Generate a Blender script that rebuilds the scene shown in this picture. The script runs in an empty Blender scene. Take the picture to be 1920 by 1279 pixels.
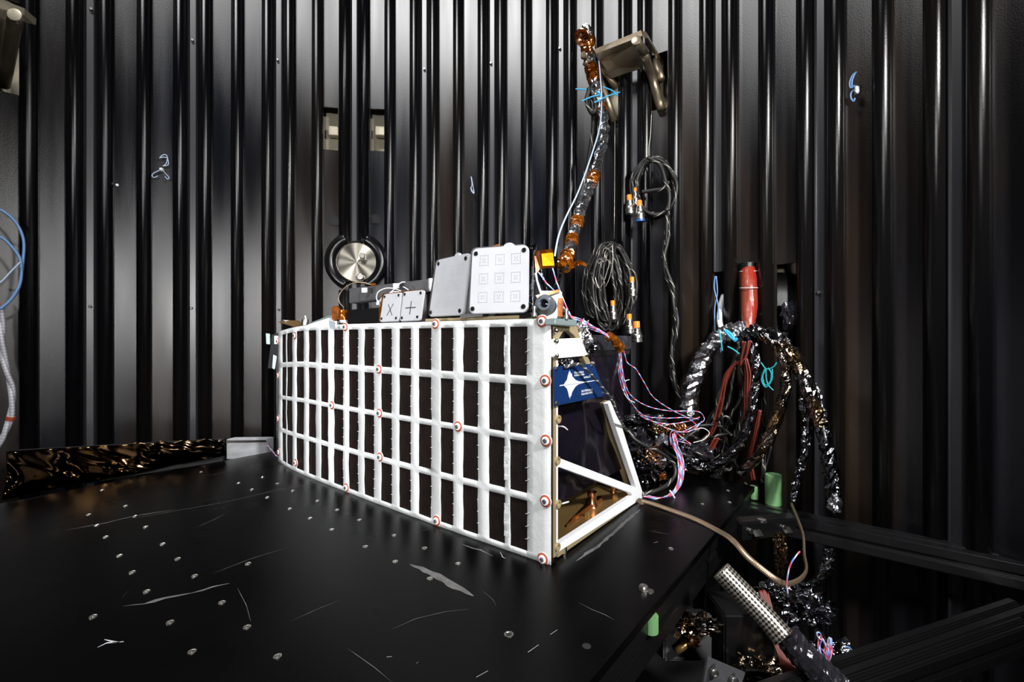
import bpy, bmesh, math, random
from mathutils import Vector, Matrix, noise
sc = bpy.context.scene
col = sc.collection
R_ = random.Random(7)
pi = math.pi

# ------------------------------------------------------------------ camera
F = 865.0            # focal length in pixels of the 1920 px wide frame
HY = 632.0           # horizon row
CZ = 0.85            # camera height over the chamber floor
cam_d = bpy.data.cameras.new('camera'); cam = bpy.data.objects.new('camera', cam_d); col.objects.link(cam)
cam_d.sensor_width = 36.0; cam_d.lens = 36.0 * F / 1920.0
cam_d.shift_y = -(639.5 - HY) / 1920.0
cam_d.clip_start = 0.02
cam.location = (0, 0, CZ); cam.rotation_euler = (pi / 2, 0, 0)
sc.camera = cam
sc.view_settings.view_transform = 'Standard'; sc.view_settings.look = 'None'
sc.view_settings.gamma = 1.0; sc.view_settings.use_curve_mapping = False
sc.view_settings.exposure = 0.0

# ------------------------------------------------------------------ light
w = bpy.data.worlds.new('world'); sc.world = w; w.use_nodes = True
w.node_tree.nodes['Background'].inputs[0].default_value = (0.8, 0.85, 1.0, 1)
w.node_tree.nodes['Background'].inputs[1].default_value = 0.004
def area(name, loc, target, size, power, colr=(1, 1, 1), spread=180, sy=None):
    l = bpy.data.lights.new(name, 'AREA'); o = bpy.data.objects.new(name, l); col.objects.link(o)
    l.shape = 'RECTANGLE' if sy else 'DISK'; l.size = size
    if sy: l.size_y = sy
    l.energy = power; l.color = colr; l.spread = math.radians(spread)
    o.location = loc
    d = Vector(target) - Vector(loc); o.rotation_euler = d.to_track_quat('-Z', 'Y').to_euler()
    return o
area('photo_flash_back', (0.05, -1.0, CZ + 0.28), (-0.25, 1.4, CZ + 0.25), 0.16, 5.8, (1, 0.99, 0.98), 80)
area('photo_flash_right', (0.90, -0.20, CZ + 0.80), (0.25, 1.1, CZ + 0.05), 0.16, 15, (1, 0.99, 0.97), 90)
area('added_fill_left', (-1.15, 0.0, CZ - 0.12), (-0.45, 1.25, CZ - 0.15), 0.16, 2.5, (1, 0.99, 0.98), 60)  # added fill with no known source, evens the brightness along the striped panel
area('chamber_top_lamp', (-0.82, 0.10, CZ + 2.45), (-0.30, 1.15, CZ - 0.2), 0.80, 24, (1, 1, 1), 92)

# ------------------------------------------------------------------ pixel helpers (the ray of a photo pixel meets a real surface)
RW = 1.5
AX, AY = -0.24278 * RW, 0.17647 * RW     # chamber axis
DP, T0, SA = 0.174894, -0.768479, 0.136114
def P(px, py, d): return Vector(((px - 960) / F * d, d, CZ - (py - HY) / F * d))
def onz(px, py, z):
    d = (CZ - z) * F / (py - HY); return P(px, py, d)
def W(px, py, off=0.05):
    r = RW - off; a = (px - 960) / F
    # |(a*d-AX, d-AY)| = r
    A = a * a + 1; B = -2 * (a * AX + AY); Cc = AX * AX + AY * AY - r * r
    d = (-B + math.sqrt(B * B - 4 * A * Cc)) / (2 * A)
    return P(px, py, d)
def Wt(px, off=0.0):
    p = W(px, HY, off); return math.atan2(p.x - AX, p.y - AY)
def C3(t, r, z): return Vector((AX + r * math.sin(t), AY + r * math.cos(t), z))

# ------------------------------------------------------------------ materials
def nodes(name):
    m = bpy.data.materials.new(name); m.use_nodes = True
    nt = m.node_tree; return m, nt, nt.nodes['Principled BSDF']
def ramp(nt, fac, stops, interp='LINEAR'):
    r = nt.nodes.new('ShaderNodeValToRGB'); r.color_ramp.interpolation = interp
    el = r.color_ramp.elements
    while len(el) > 1: el.remove(el[-1])
    el[0].position = stops[0][0]; el[0].color = (*stops[0][1], 1)
    for p, c in stops[1:]:
        e = el.new(p); e.color = (*c, 1)
    nt.links.new(fac, r.inputs[0]); return r.outputs[0]
def tex(nt, kind='noise', scale=10, stretch=(1, 1, 1), detail=4, coord='Object', **kw):
    tc = nt.nodes.new('ShaderNodeTexCoord'); mp = nt.nodes.new('ShaderNodeMapping')
    mp.inputs['Scale'].default_value = stretch
    nt.links.new(tc.outputs[coord], mp.inputs[0])
    n = nt.nodes.new({'noise': 'ShaderNodeTexNoise', 'vor': 'ShaderNodeTexVoronoi', 'wave': 'ShaderNodeTexWave'}[kind])
    n.inputs['Scale'].default_value = scale
    if kind == 'noise': n.inputs['Detail'].default_value = detail
    nt.links.new(mp.outputs[0], n.inputs['Vector'])
    return n.outputs[0]
def bump(nt, b, h, s, dist=0.01):
    n = nt.nodes.new('ShaderNodeBump'); n.inputs['Strength'].default_value = s; n.inputs['Distance'].default_value = dist
    nt.links.new(h, n.inputs['Height']); nt.links.new(n.outputs[0], b.inputs['Normal'])
def mat(name, c, rough=0.5, metal=0.0, spec=0.5, c2=None, sc_=20, st=(1, 1, 1), bmp=0, bsc=80, bst=(1, 1, 1), rr=None, alpha=None, aniso=0, coat=0):
    m, nt, b = nodes(name)
    b.inputs['Base Color'].default_value = (*c, 1); b.inputs['Roughness'].default_value = rough
    b.inputs['Metallic'].default_value = metal; b.inputs['Specular IOR Level'].default_value = spec
    if c2: nt.links.new(ramp(nt, tex(nt, 'noise', sc_, st), [(0.35, c), (0.65, c2)]), b.inputs['Base Color'])
    if rr:
        n = tex(nt, 'noise', sc_ * 1.7, st)
        nt.links.new(ramp(nt, n, [(0.3, (rr[0],) * 3), (0.7, (rr[1],) * 3)]), b.inputs['Roughness'])
    if bmp: bump(nt, b, tex(nt, 'noise', bsc, bst, 3), bmp, 0.004)
    if alpha: b.inputs['Alpha'].default_value = alpha
    if aniso:
        b.inputs['Anisotropic'].default_value = aniso
        tg = nt.nodes.new('ShaderNodeTangent'); tg.direction_type = 'RADIAL'; tg.axis = 'Z'; nt.links.new(tg.outputs[0], b.inputs['Tangent'])
    if coat: b.inputs['Coat Weight'].default_value = coat; b.inputs['Coat Roughness'].default_value = 0.08
    return m
def spiral(name, stops, turns=0.35, along=1.0, rough=0.45, metal=0.0):
    """stripes winding round a tube (uv: u around, v along in tube radii)"""
    m, nt, b = nodes(name)
    tc = nt.nodes.new('ShaderNodeTexCoord'); sp = nt.nodes.new('ShaderNodeSeparateXYZ'); nt.links.new(tc.outputs['UV'], sp.inputs[0])
    mu = nt.nodes.new('ShaderNodeMath'); mu.operation = 'MULTIPLY_ADD'; mu.inputs[1].default_value = turns
    nt.links.new(sp.outputs[1], mu.inputs[0]); 
    m2 = nt.nodes.new('ShaderNodeMath'); m2.operation = 'MULTIPLY'; m2.inputs[1].default_value = along; nt.links.new(sp.outputs[0], m2.inputs[0])
    nt.links.new(m2.outputs[0], mu.inputs[2])
    fr = nt.nodes.new('ShaderNodeMath'); fr.operation = 'FRACT'; nt.links.new(mu.outputs[0], fr.inputs[0])
    nt.links.new(ramp(nt, fr.outputs[0], stops, 'CONSTANT'), b.inputs['Base Color'])
    b.inputs['Roughness'].default_value = rough; b.inputs['Metallic'].default_value = metal
    return m
def braid(name, ca, cb, nu=8, nv=0.8, rough=0.35, metal=0.0):
    m, nt, b = nodes(name)
    tc = nt.nodes.new('ShaderNodeTexCoord'); mp = nt.nodes.new('ShaderNodeMapping'); mp.inputs['Scale'].default_value = (nu, nv, 1)
    nt.links.new(tc.outputs['UV'], mp.inputs[0])
    mp.inputs['Rotation'].default_value = (0, 0, pi / 4)
    ch = nt.nodes.new('ShaderNodeTexChecker'); ch.inputs['Scale'].default_value = 1.0
    ch.inputs[1].default_value = (*ca, 1); ch.inputs[2].default_value = (*cb, 1)
    nt.links.new(mp.outputs[0], ch.inputs[0]); nt.links.new(ch.outputs[0], b.inputs['Base Color'])
    bump(nt, b, ch.outputs[1], 0.7, 0.002)
    b.inputs['Roughness'].default_value = rough; b.inputs['Metallic'].default_value = metal
    return m

def satin(m, nt, colour, rough, ior, bmp):
    """satin paint: a dark diffuse base under a tight (Beckmann) fresnel sheen"""
    nt.nodes.remove(nt.nodes['Principled BSDF'])
    N = nt.nodes.new; L = nt.links.new
    d = N('ShaderNodeBsdfDiffuse'); g = N('ShaderNodeBsdfAnisotropic'); g.distribution = 'BECKMANN'; f = N('ShaderNodeFresnel'); mx = N('ShaderNodeMixShader')
    f.inputs['IOR'].default_value = ior; g.inputs['Color'].default_value = (1, 1, 1, 1)
    L(colour, d.inputs['Color']); L(rough, g.inputs['Roughness']); L(f.outputs[0], mx.inputs[0]); L(d.outputs[0], mx.inputs[1]); L(g.outputs[0], mx.inputs[2])
    L(mx.outputs[0], nt.nodes['Material Output'].inputs[0])
    n = N('ShaderNodeBump'); n.inputs['Strength'].default_value = bmp[1]; n.inputs['Distance'].default_value = 0.002
    L(bmp[0], n.inputs['Height'])
    for q in (d, g): L(n.outputs[0], q.inputs['Normal'])
    return m
def wall_material(name, base, lo, hi, rl, rh, ior=1.4, bs=0.08):
    m, nt, b = nodes(name)
    n1 = tex(nt, 'noise', 1.1, (2.2, 2.2, 0.55), 5)
    c = ramp(nt, n1, [(0.30, lo), (0.50, base), (0.72, hi)])
    n2 = tex(nt, 'noise', 5.0, (3, 3, 0.25), 6)
    r = ramp(nt, n2, [(0.3, (rl,) * 3), (0.7, (rh,) * 3)])
    return satin(m, nt, c, r, ior, (tex(nt, 'noise', 500, (1, 1, 0.7), 2), bs))
M = {}
M['wall'] = wall_material('black_wall_paint', (0.0075, 0.0072, 0.0082), (0.005, 0.006, 0.010), (0.026, 0.016, 0.010), 0.28, 0.37, 1.58)
M['pipe'] = wall_material('black_pipe_paint', (0.004, 0.004, 0.0045), (0.003, 0.003, 0.005), (0.009, 0.0065, 0.005), 0.26, 0.36, 1.46)
M['seam'] = mat('seam_strip_paint', (0.022, 0.021, 0.024), 0.33, 0, 0.9, c2=(0.014, 0.014, 0.018), sc_=6, st=(1, 1, .3))
M['dark'] = mat('black_anodised', (0.0035, 0.0035, 0.004), 0.30, 0.0, 0.6)
M['rail'] = mat('satin_black_extrusion', (0.007, 0.007, 0.008), 0.26, 0.0, 1.0)
M['void'] = mat('dark_chamber_steel', (0.006, 0.006, 0.006), 0.7)
M['beige'] = mat('raw_chamber_steel', (0.42, 0.37, 0.27), 0.45, 0.5, c2=(0.52, 0.47, 0.36), sc_=9)
M['olive'] = mat('primed_chamber_steel', (0.10, 0.09, 0.045), 0.5, 0.3, c2=(0.16, 0.14, 0.08), sc_=12)
M['bracket'] = mat('tarnished_steel', (0.36, 0.30, 0.215), 0.34, 0.85, c2=(0.26, 0.20, 0.13), sc_=14, rr=(0.28, 0.45))
M['spun'] = mat('spun_steel', (0.30, 0.28, 0.24), 0.32, 1.0, aniso=0.92)
M['steel'] = mat('brushed_steel', (0.55, 0.53, 0.50), 0.28, 1.0)
M['screw'] = mat('screw_steel', (0.50, 0.48, 0.45), 0.3, 1.0)
M['white'] = mat('white_tape', (0.50, 0.512, 0.517), 0.6, 0, 0.25, c2=(0.46, 0.475, 0.48), sc_=14, bmp=0.25, bsc=60, bst=(1, 1, 1))
M['whitepaint'] = mat('white_paint', (0.72, 0.74, 0.76), 0.45, 0, 0.4)
M['purewhite'] = mat('bright_white_coating', (0.92, 0.92, 0.92), 0.5)
M['ant'] = mat('pale_grey_coating', (0.35, 0.36, 0.385), 0.6, 0, 0.25, c2=(0.33, 0.34, 0.36), sc_=30)
M['cell'] = mat('solar_black', (0.0065, 0.0045, 0.004), 0.42, 0, 0.12, c2=(0.010, 0.006, 0.005), sc_=40, bmp=0.12, bsc=160)
M['gold'] = mat('gold_anodised', (0.50, 0.32, 0.12), 0.30, 0.8, c2=(0.40, 0.25, 0.09), sc_=12)
M['tan'] = mat('tan_frame_edge', (0.36, 0.29, 0.17), 0.4, 0.4)
M['copper'] = mat('copper', (0.75, 0.38, 0.18), 0.22, 1.0)
M['kapton'] = mat('amber_film', (0.36, 0.10, 0.005), 0.15, 0.6, 0.7, c2=(0.12, 0.030, 0.002), sc_=60, coat=0.5)
M['yellow'] = mat('yellow_film', (0.85, 0.42, 0.012), 0.3)
M['red'] = mat('red_orange_tape', (0.32, 0.055, 0.02), 0.45)
M['foil'] = mat('silver_foil', (0.68, 0.69, 0.73), 0.20, 1.0, bmp=0.5, bsc=120)
M['darkfoil'] = mat('black_foil', (0.035, 0.033, 0.042), 0.16, 0.6, 0.8, bmp=0.6, bsc=60)
M['goldfoil'] = mat('bronze_foil', (0.34, 0.22, 0.10), 0.12, 1.0, bmp=0.5, bsc=120, c2=(0.16, 0.15, 0.15), sc_=18)
M['mylar'] = mat('smoky_foil', (0.17, 0.175, 0.20), 0.14, 1.0, bmp=0.7, bsc=90, c2=(0.10, 0.095, 0.10), sc_=18)
M['purplefoil'] = mat('purple_black_foil', (0.030, 0.020, 0.036), 0.16, 0.75, 0.8, c2=(0.014, 0.014, 0.024), sc_=7, bmp=0.5, bsc=14)
M['blueplate'] = mat('blue_anodised', (0.003, 0.020, 0.085), 0.35, 0.0, 0.5)
M['print'] = mat('pale_print', (0.52, 0.54, 0.58), 0.5)
M['lens'] = mat('blue_grey_anodised', (0.085, 0.105, 0.125), 0.33, 0.3)
M['glass'] = mat('lens_glass', (0.004, 0.004, 0.006), 0.06, 0, 0.8)
M['teal'] = mat('clear_anodised', (0.34, 0.42, 0.42), 0.35, 0.6)
M['grey'] = mat('grey_bead_blasted', (0.135, 0.135, 0.145), 0.38, 0.6)
M['alu'] = mat('bare_aluminium', (0.55, 0.56, 0.58), 0.4, 0.35, c2=(0.42, 0.43, 0.46), sc_=20)
M['green'] = mat('green_laminate', (0.13, 0.28, 0.115), 0.55, 0, 0.3, c2=(0.17, 0.34, 0.15), sc_=60, st=(1, 1, .1))
M['bluecord'] = mat('blue_cord', (0.13, 0.25, 0.48), 0.4)
M['palecord'] = mat('pale_blue_cord', (0.38, 0.47, 0.62), 0.35)
M['cyan'] = mat('cyan_lacing', (0.03, 0.34, 0.62), 0.4)
M['tealcord'] = mat('teal_lacing', (0.01, 0.26, 0.30), 0.5)
M['rope'] = braid('white_braid', (0.50, 0.50, 0.54), (0.33, 0.33, 0.37), 6, 1)
M['blackcable'] = spiral('black_flecked_braid', [(0, (0.006, 0.0055, 0.005)), (0.92, (0.42, 0.39, 0.34)), (0.97, (0.006, 0.0055, 0.005))], 0.07, 1.0, 0.5)
M['redwire'] = mat('red_brown_wire', (0.15, 0.017, 0.007), 0.45, c2=(0.09, 0.012, 0.006), sc_=90, st=(1, 1, .1))
M['redsleeve'] = mat('red_sleeve', (0.27, 0.012, 0.005), 0.36, c2=(0.20, 0.045, 0.022), sc_=25, st=(1, 1, .15), bmp=.6, bsc=90, bst=(1, 1, .1))
M['twist'] = spiral('red_blue_white_twist', [(0, (0.62, 0.05, 0.11)), (0.38, (0.62, 0.62, 0.72)), (0.66, (0.10, 0.26, 0.66))], 0.045, 1.0)
M['whitewire'] = mat('white_wire', (0.6, 0.6, 0.6), 0.4)
M['wire'] = mat('lock_wire', (0.42, 0.39, 0.34), 0.35, 0.8)
M['tinbraid'] = braid('tinned_copper_braid', (0.46, 0.34, 0.22), (0.22, 0.16, 0.11), 14, 2.2, 0.35, 0.8)
M['hose'] = braid('steel_hose_braid', (0.62, 0.57, 0.49), (0.045, 0.042, 0.04), 26, 4, 0.25, 0.8)
M['orange'] = mat('orange_shrink', (0.72, 0.20, 0.012), 0.4)
M['bluecap'] = mat('blue_cap', (0.01, 0.07, 0.22), 0.4)
M['table'] = None
# table top: black anodised plate, scuffed
m, nt, b = nodes('black_plate_paint')
n1 = tex(nt, 'noise', 3, (1, 1, 1), 6)
satin(m, nt, ramp(nt, n1, [(0.35, (0.0006, 0.0006, 0.0007)), (0.7, (0.0016, 0.0015, 0.0016))]),
      ramp(nt, tex(nt, 'noise', 9, (1, 1, 1), 6), [(0.35, (.27,) * 3), (0.7, (.36,) * 3)]), 1.20, (tex(nt, 'noise', 650, (1, 1, 1), 2), 0.10))
M['table'] = m
M['scuff'] = mat('grey_scuff', (0.10, 0.095, 0.095), 0.6, c2=(0.05, 0.048, 0.048), sc_=60)
M['fleck'] = mat('bare_metal_fleck', (0.62, 0.62, 0.66), 0.4, 0.3)

# ------------------------------------------------------------------ object helpers
def tag(o, label=None, cat=None, group=None, kind=None):
    if label: o['label'] = label
    if cat: o['category'] = cat
    if group: o['group'] = group
    if kind: o['kind'] = kind
    return o
def mesh(name, verts, faces, m=None, parent=None, smooth=False, uvs=None, fm=None, mats=None):
    me = bpy.data.meshes.new(name); me.from_pydata([tuple(v) for v in verts], [], faces)
    for mm in (mats or [m]): me.materials.append(mm)
    if fm:
        for p, k in zip(me.polygons, fm): p.material_index = k
    if uvs:
        uv = me.uv_layers.new(name='UVMap')
        for l in me.loops: pass
        flat = []
        for fu in uvs:
            for q in fu: flat += [q[0], q[1]]
        uv.data.foreach_set('uv', flat)
    if smooth: me.shade_smooth()
    me.update()
    o = bpy.data.objects.new(name, me); col.objects.link(o)
    if parent: o.parent = parent
    return o
def bmobj(name, bm, m, parent=None, smooth=False):
    bmesh.ops.recalc_face_normals(bm, faces=bm.faces)
    me = bpy.data.meshes.new(name); bm.to_mesh(me); bm.free(); me.materials.append(m)
    if smooth: me.shade_smooth()
    o = bpy.data.objects.new(name, me); col.objects.link(o)
    if parent: o.parent = parent
    return o
def empty(name, loc=(0, 0, 0)):
    """a thing's root; children are built in world space, so the root stays at the origin of its parts"""
    o = bpy.data.objects.new(name, None); o.empty_display_size = 0.05; col.objects.link(o)
    o['_base'] = tuple(loc); return o
def settle():
    """move every root Empty to its base, keeping its children where they stand"""
    for o in list(bpy.data.objects):
        if o.type == 'EMPTY' and '_base' in o.keys():
            b = Vector(o['_base']); del o['_base']
            o.location = b
            for ch in [c for c in bpy.data.objects if c.parent == o]:
                ch.matrix_parent_inverse = Matrix.Translation(-b)
                if '_keep' in ch.keys(): del ch['_keep']
def spline(pts, n=8):
    pts = [Vector(p) for p in pts]
    if len(pts) < 3: n = max(n, 2)
    out = []
    for i in range(len(pts) - 1):
        p0 = pts[max(i - 1, 0)]; p1 = pts[i]; p2 = pts[i + 1]; p3 = pts[min(i + 2, len(pts) - 1)]
        for k in range(n):
            t = k / n
            out.append(0.5 * ((2 * p1) + (p2 - p0) * t + (2 * p0 - 5 * p1 + 4 * p2 - p3) * t * t + (3 * p1 - p0 - 3 * p2 + p3) * t ** 3))
    out.append(pts[-1]); return out
def tube_data(pts, r, n=8, crinkle=0, seed=0, V=None, Fc=None, U=None, flat=1.0):
    V = [] if V is None else V; Fc = [] if Fc is None else Fc; U = [] if U is None else U
    rr = random.Random(seed); base = len(V); N = len(pts)
    up = None; L = 0
    rad = r if callable(r) else (lambda t: r)
    r0 = rad(0.5)
    Ls = [0]
    for i in range(1, N): L += (pts[i] - pts[i - 1]).length; Ls.append(L)
    for i, p in enumerate(pts):
        t = (pts[min(i + 1, N - 1)] - pts[max(i - 1, 0)])
        if t.length < 1e-9: t = Vector((0, 0, 1))
        t.normalize()
        if up is None: up = t.orthogonal().normalized()
        up = (up - t * up.dot(t)); up = up.normalized() if up.length > 1e-6 else t.orthogonal().normalized()
        sd = t.cross(up)
        for k in range(n):
            a = 2 * pi * k / n
            q = rad(i / max(N - 1, 1)) * (1 + crinkle * (rr.random() * 2 - 1))
            V.append(p + (up * math.cos(a) + sd * math.sin(a) * flat) * q + t * (crinkle * r0 * (rr.random() - .5)))
    for i in range(N - 1):
        for k in range(n):
            k2 = (k + 1) % n
            Fc.append((base + i * n + k, base + i * n + k2, base + (i + 1) * n + k2, base + (i + 1) * n + k))
            U.append(((k / n, Ls[i] / r0), ((k + 1) / n, Ls[i] / r0), ((k + 1) / n, Ls[i + 1] / r0), (k / n, Ls[i + 1] / r0)))
    c0 = tuple(base + k for k in reversed(range(n))); c1 = tuple(base + (N - 1) * n + k for k in range(n))
    Fc += [c0, c1]; U += [tuple((0, 0) for _ in c0), tuple((0, 0) for _ in c1)]
    return V, Fc, U
def tube(name, pts, r, m, parent=None, n=8, sub=8, crinkle=0, seed=0, flat=1.0):
    pp = spline(pts, sub) if sub > 1 else [Vector(p) for p in pts]
    V, Fc, U = tube_data(pp, r, n, crinkle, seed, flat=flat)
    sh_ = R_.random() * 60; U = [tuple((a, b + sh_) for a, b in f) for f in U]
    return mesh(name, V, Fc, m, parent, smooth=(crinkle == 0), uvs=U)
def multitube(name, lists, r, m, parent=None, n=6, sub=6):
    V, Fc, U = [], [], []
    for L in lists: tube_data(spline(L, sub), r, n, V=V, Fc=Fc, U=U)
    return mesh(name, V, Fc, m, parent, smooth=True, uvs=U)
def densify(pts, step):
    out = [pts[0]]
    for a, b in zip(pts, pts[1:]):
        k = max(1, int((b - a).length / step))
        for i in range(1, k + 1): out.append(a.lerp(b, i / k))
    return out
def foil_tube(name, pts, r, m, parent=None, seed=1, cr=0.28, n=12):
    pp = densify(spline(pts, 6), 0.009)
    V, Fc, U = tube_data(pp, r, n, cr, seed)
    return mesh(name, V, Fc, m, parent, uvs=U)
def box(name, c, sx, sy, sz, m, parent=None, rot=None, bev=0.0):
    bm = bmesh.new(); bmesh.ops.create_cube(bm, size=1)
    for v in bm.verts: v.co = Vector((v.co.x * sx, v.co.y * sy, v.co.z * sz))
    if bev: bmesh.ops.bevel(bm, geom=list(bm.edges), offset=bev, segments=2, affect='EDGES')
    Mx = Matrix.Translation(c) @ (rot.to_4x4() if rot else Matrix())
    bmesh.ops.transform(bm, matrix=Mx, verts=bm.verts)
    return bmobj(name, bm, m, parent)
def prism(name, pts, off, m, parent=None, bev=0):
    """polygon (world points, any orientation) given thickness by vector off"""
    n = len(pts); V = [Vector(p) for p in pts] + [Vector(p) + Vector(off) for p in pts]
    Fc = [tuple(range(n)), tuple(reversed(range(n, 2 * n)))] + [(i, (i + 1) % n, n + (i + 1) % n, n + i) for i in range(n)]
    bm = bmesh.new(); vs = [bm.verts.new(v) for v in V]
    for f in Fc:
        try: bm.faces.new([vs[i] for i in f])
        except ValueError: pass
    bmesh.ops.recalc_face_normals(bm, faces=bm.faces)
    if bev: bmesh.ops.bevel(bm, geom=list(bm.edges), offset=bev, segments=2, affect='EDGES')
    return bmobj(name, bm, m, parent)
def basis(nrm, up=(0, 0, 1)):
    z = Vector(nrm).normalized(); x = Vector(up).cross(z)
    if x.length < 1e-5: x = Vector((1, 0, 0)).cross(z) if abs(z.x) < .9 else Vector((0, 1, 0)).cross(z)
    x.normalize(); y = z.cross(x)
    return Matrix((x, y, z)).transposed()
def lathe(name, c, axis, prof, m, parent=None, n=20, smooth=True):
    """prof: list of (radius, height along axis)"""
    B = basis(axis); V = []; Fc = []
    c = Vector(c)
    for (r, h) in prof:
        for k in range(n):
            a = 2 * pi * k / n; V.append(c + B @ Vector((r * math.cos(a), r * math.sin(a), h)))
    for i in range(len(prof) - 1):
        for k in range(n):
            k2 = (k + 1) % n; Fc.append((i * n + k, i * n + k2, (i + 1) * n + k2, (i + 1) * n + k))
    Fc.append(tuple(reversed(range(n)))); Fc.append(tuple((len(prof) - 1) * n + k for k in range(n)))
    o = mesh(name, V, Fc, m, parent)
    if smooth:
        for p in o.data.polygons: p.use_smooth = len(p.vertices) == 4
        try: o.data.set_sharp_from_angle(angle=math.radians(35))
        except Exception: pass
    return o
def rpoly(w_, h, r, k=5):
    pts = []
    for cx, cy, a0 in ((w_ - r, h - r, 0), (r, h - r, 90), (r, r, 180), (w_ - r, r, 270)):
        for i in range(k + 1):
            a = math.radians(a0 + 90 * i / k); pts.append((cx + r * math.cos(a), cy + r * math.sin(a)))
    return pts
class Quad:
    """a flat plate fixed by its four corners TL TR BR BL (pixel, depth)"""
    def __init__(s, tl, tr, br, bl):
        s.tl, s.tr, s.br, s.bl = [P(*q) for q in (tl, tr, br, bl)]
        s.n = ((s.tr - s.tl).cross(s.bl - s.tl)).normalized()
        if s.n.y > 0: s.n = -s.n
    def at(s, u, v, o=0.0):   # u right 0..1, v up 0..1, o towards the viewer
        return (s.bl * (1 - u) + s.br * u) * (1 - v) + (s.tl * (1 - u) + s.tr * u) * v + s.n * o
    def size(s): return ((s.br - s.bl).length, (s.tl - s.bl).length)
def plate(name, q, m, parent, th=0.006, rad=0.012, bump_at=None, bev=0.0012):
    W_, H_ = q.size(); pts = rpoly(W_, H_, rad)
    if bump_at is not None:
        # half-round tab rising out of the top edge
        c, rr = bump_at; add = []
        for i in range(9):
            a = pi * i / 8; add.append((c * W_ + rr * math.cos(a), H_ + rr * 0.62 * math.sin(a)))
        pts = pts[:6] + add + pts[6:]
    return prism(name, [q.at(x / W_, y / H_, th) for x, y in pts], -q.n * th, m, parent, bev)

def crumple(name, c, rad, m, parent=None, seed=0, amp=0.35, sub=4, scale=(1, 1, 1), zmin=None):
    bm = bmesh.new(); bmesh.ops.create_icosphere(bm, subdivisions=sub, radius=1)
    rr = random.Random(seed); off = Vector((rr.random() * 50, rr.random() * 50, 0))
    for v in bm.verts:
        d = v.co.normalized()
        k = 1 + amp * (abs(noise.noise(d * 2.2 + off)) * 2 - .5) + amp * 0.8 * (noise.voronoi(d * 3.5 + off)[0][0] - .3) + amp * .25 * (rr.random() - .5)
        v.co = Vector((d.x * scale[0], d.y * scale[1], d.z * scale[2])) * rad * k + Vector(c)
        if zmin and v.co.z < zmin: v.co.z = zmin + .002 * rr.random()
    return bmobj(name, bm, m, parent)
def sheet(name, fn, nu, nv, m, parent=None, smooth=False, th=0):
    V = [fn(i / nu, j / nv) for j in range(nv + 1) for i in range(nu + 1)]
    Fc = [(j * (nu + 1) + i, j * (nu + 1) + i + 1, (j + 1) * (nu + 1) + i + 1, (j + 1) * (nu + 1) + i) for j in range(nv) for i in range(nu)]
    o = mesh(name, V, Fc, m, parent, smooth)
    if th:
        s = o.modifiers.new('thickness', 'SOLIDIFY'); s.thickness = th
    return o
ORD = ['zeroth', 'first', 'second', 'third', 'fourth', 'fifth', 'sixth', 'seventh', 'eighth', 'ninth', 'tenth', 'eleventh', 'twelfth', 'thirteenth', 'fourteenth', 'fifteenth',
       'sixteenth', 'seventeenth', 'eighteenth', 'nineteenth', 'twentieth', 'twenty-first', 'twenty-second', 'twenty-third', 'twenty-fourth', 'twenty-fifth', 'twenty-sixth',
       'twenty-seventh', 'twenty-eighth', 'twenty-ninth', 'thirtieth', 'thirty-first', 'thirty-second', 'thirty-third', 'thirty-fourth']

# ------------------------------------------------------------------ chamber shell
ZT = 0.462           # table top
TOPZ = 3.6
def pipe_t(i):
    s = i % 3; k = i // 3
    return (k + (0 if s == 0 else 0.5 - SA if s == 1 else 0.5 + SA)) * DP + T0
lo_i, hi_i = -9, 43
RS = RW + 0.010      # sheet radius
holes = []           # (t0, t1, z0, z1) openings in the sheet
def hole(x0, x1, y0, y1):
    pa, pb = W(x0, y0, -0.01), W(x1, y1, -0.01)
    t0, t1 = Wt(x0, -0.01), Wt(x1, -0.01)
    holes.append((t0, t1, (pb.z + W(x0, y1, -0.01).z) / 2, (pa.z + W(x1, y0, -0.01).z) / 2))
hole(606, 634, 201, 281); hole(694, 721, 204, 283)
hole(-60, 44, -10, 168); hole(1126, 1166, 110, 232); hole(1218, 1252, 100, 205)
hole(1339, 1357, 510, 640); hole(1392, 1421, 502, 650); hole(1456, 1493, 494, 655)
bt = {round(pipe_t(lo_i) - 0.03, 6), round(pipe_t(hi_i) + 0.03, 6)}
for i in range(lo_i, hi_i + 1): bt.add(round(pipe_t(i), 6))
for h in holes: bt.add(round(h[0], 6)); bt.add(round(h[1], 6))
bt = sorted(bt); bz = sorted({0.0, TOPZ} | {round(h[2], 5) for h in holes} | {round(h[3], 5) for h in holes})
V = [C3(t, RS, z) for z in bz for t in bt]; Fc = []
nt_ = len(bt)
for j in range(len(bz) - 1):
    for i in range(nt_ - 1):
        tm = (bt[i] + bt[i + 1]) / 2; zm = (bz[j] + bz[j + 1]) / 2
        if any(h[0] < tm < h[1] and h[2] < zm < h[3] for h in holes): continue
        Fc.append((j * nt_ + i, j * nt_ + i + 1, (j + 1) * nt_ + i + 1, (j + 1) * nt_ + i))
o = mesh('wall_back', V, Fc, M['wall']); tag(o, kind='structure')
s = o.modifiers.new('thickness', 'SOLIDIFY'); s.thickness = 0.006; s.offset = 1 if False else -1
# outer vessel wall seen through the openings
V = []; Fc = []; q = 60
for k in range(q + 1):
    t = pipe_t(lo_i) - .05 + (pipe_t(hi_i) - pipe_t(lo_i) + .1) * k / q
    V += [C3(t, RW + 0.10, 0), C3(t, RW + 0.10, TOPZ)]
    if k: Fc.append((2 * k - 2, 2 * k, 2 * k + 1, 2 * k - 1))
tag(mesh('wall_outer', V, Fc, M['beige'], smooth=True), kind='structure')
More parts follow.
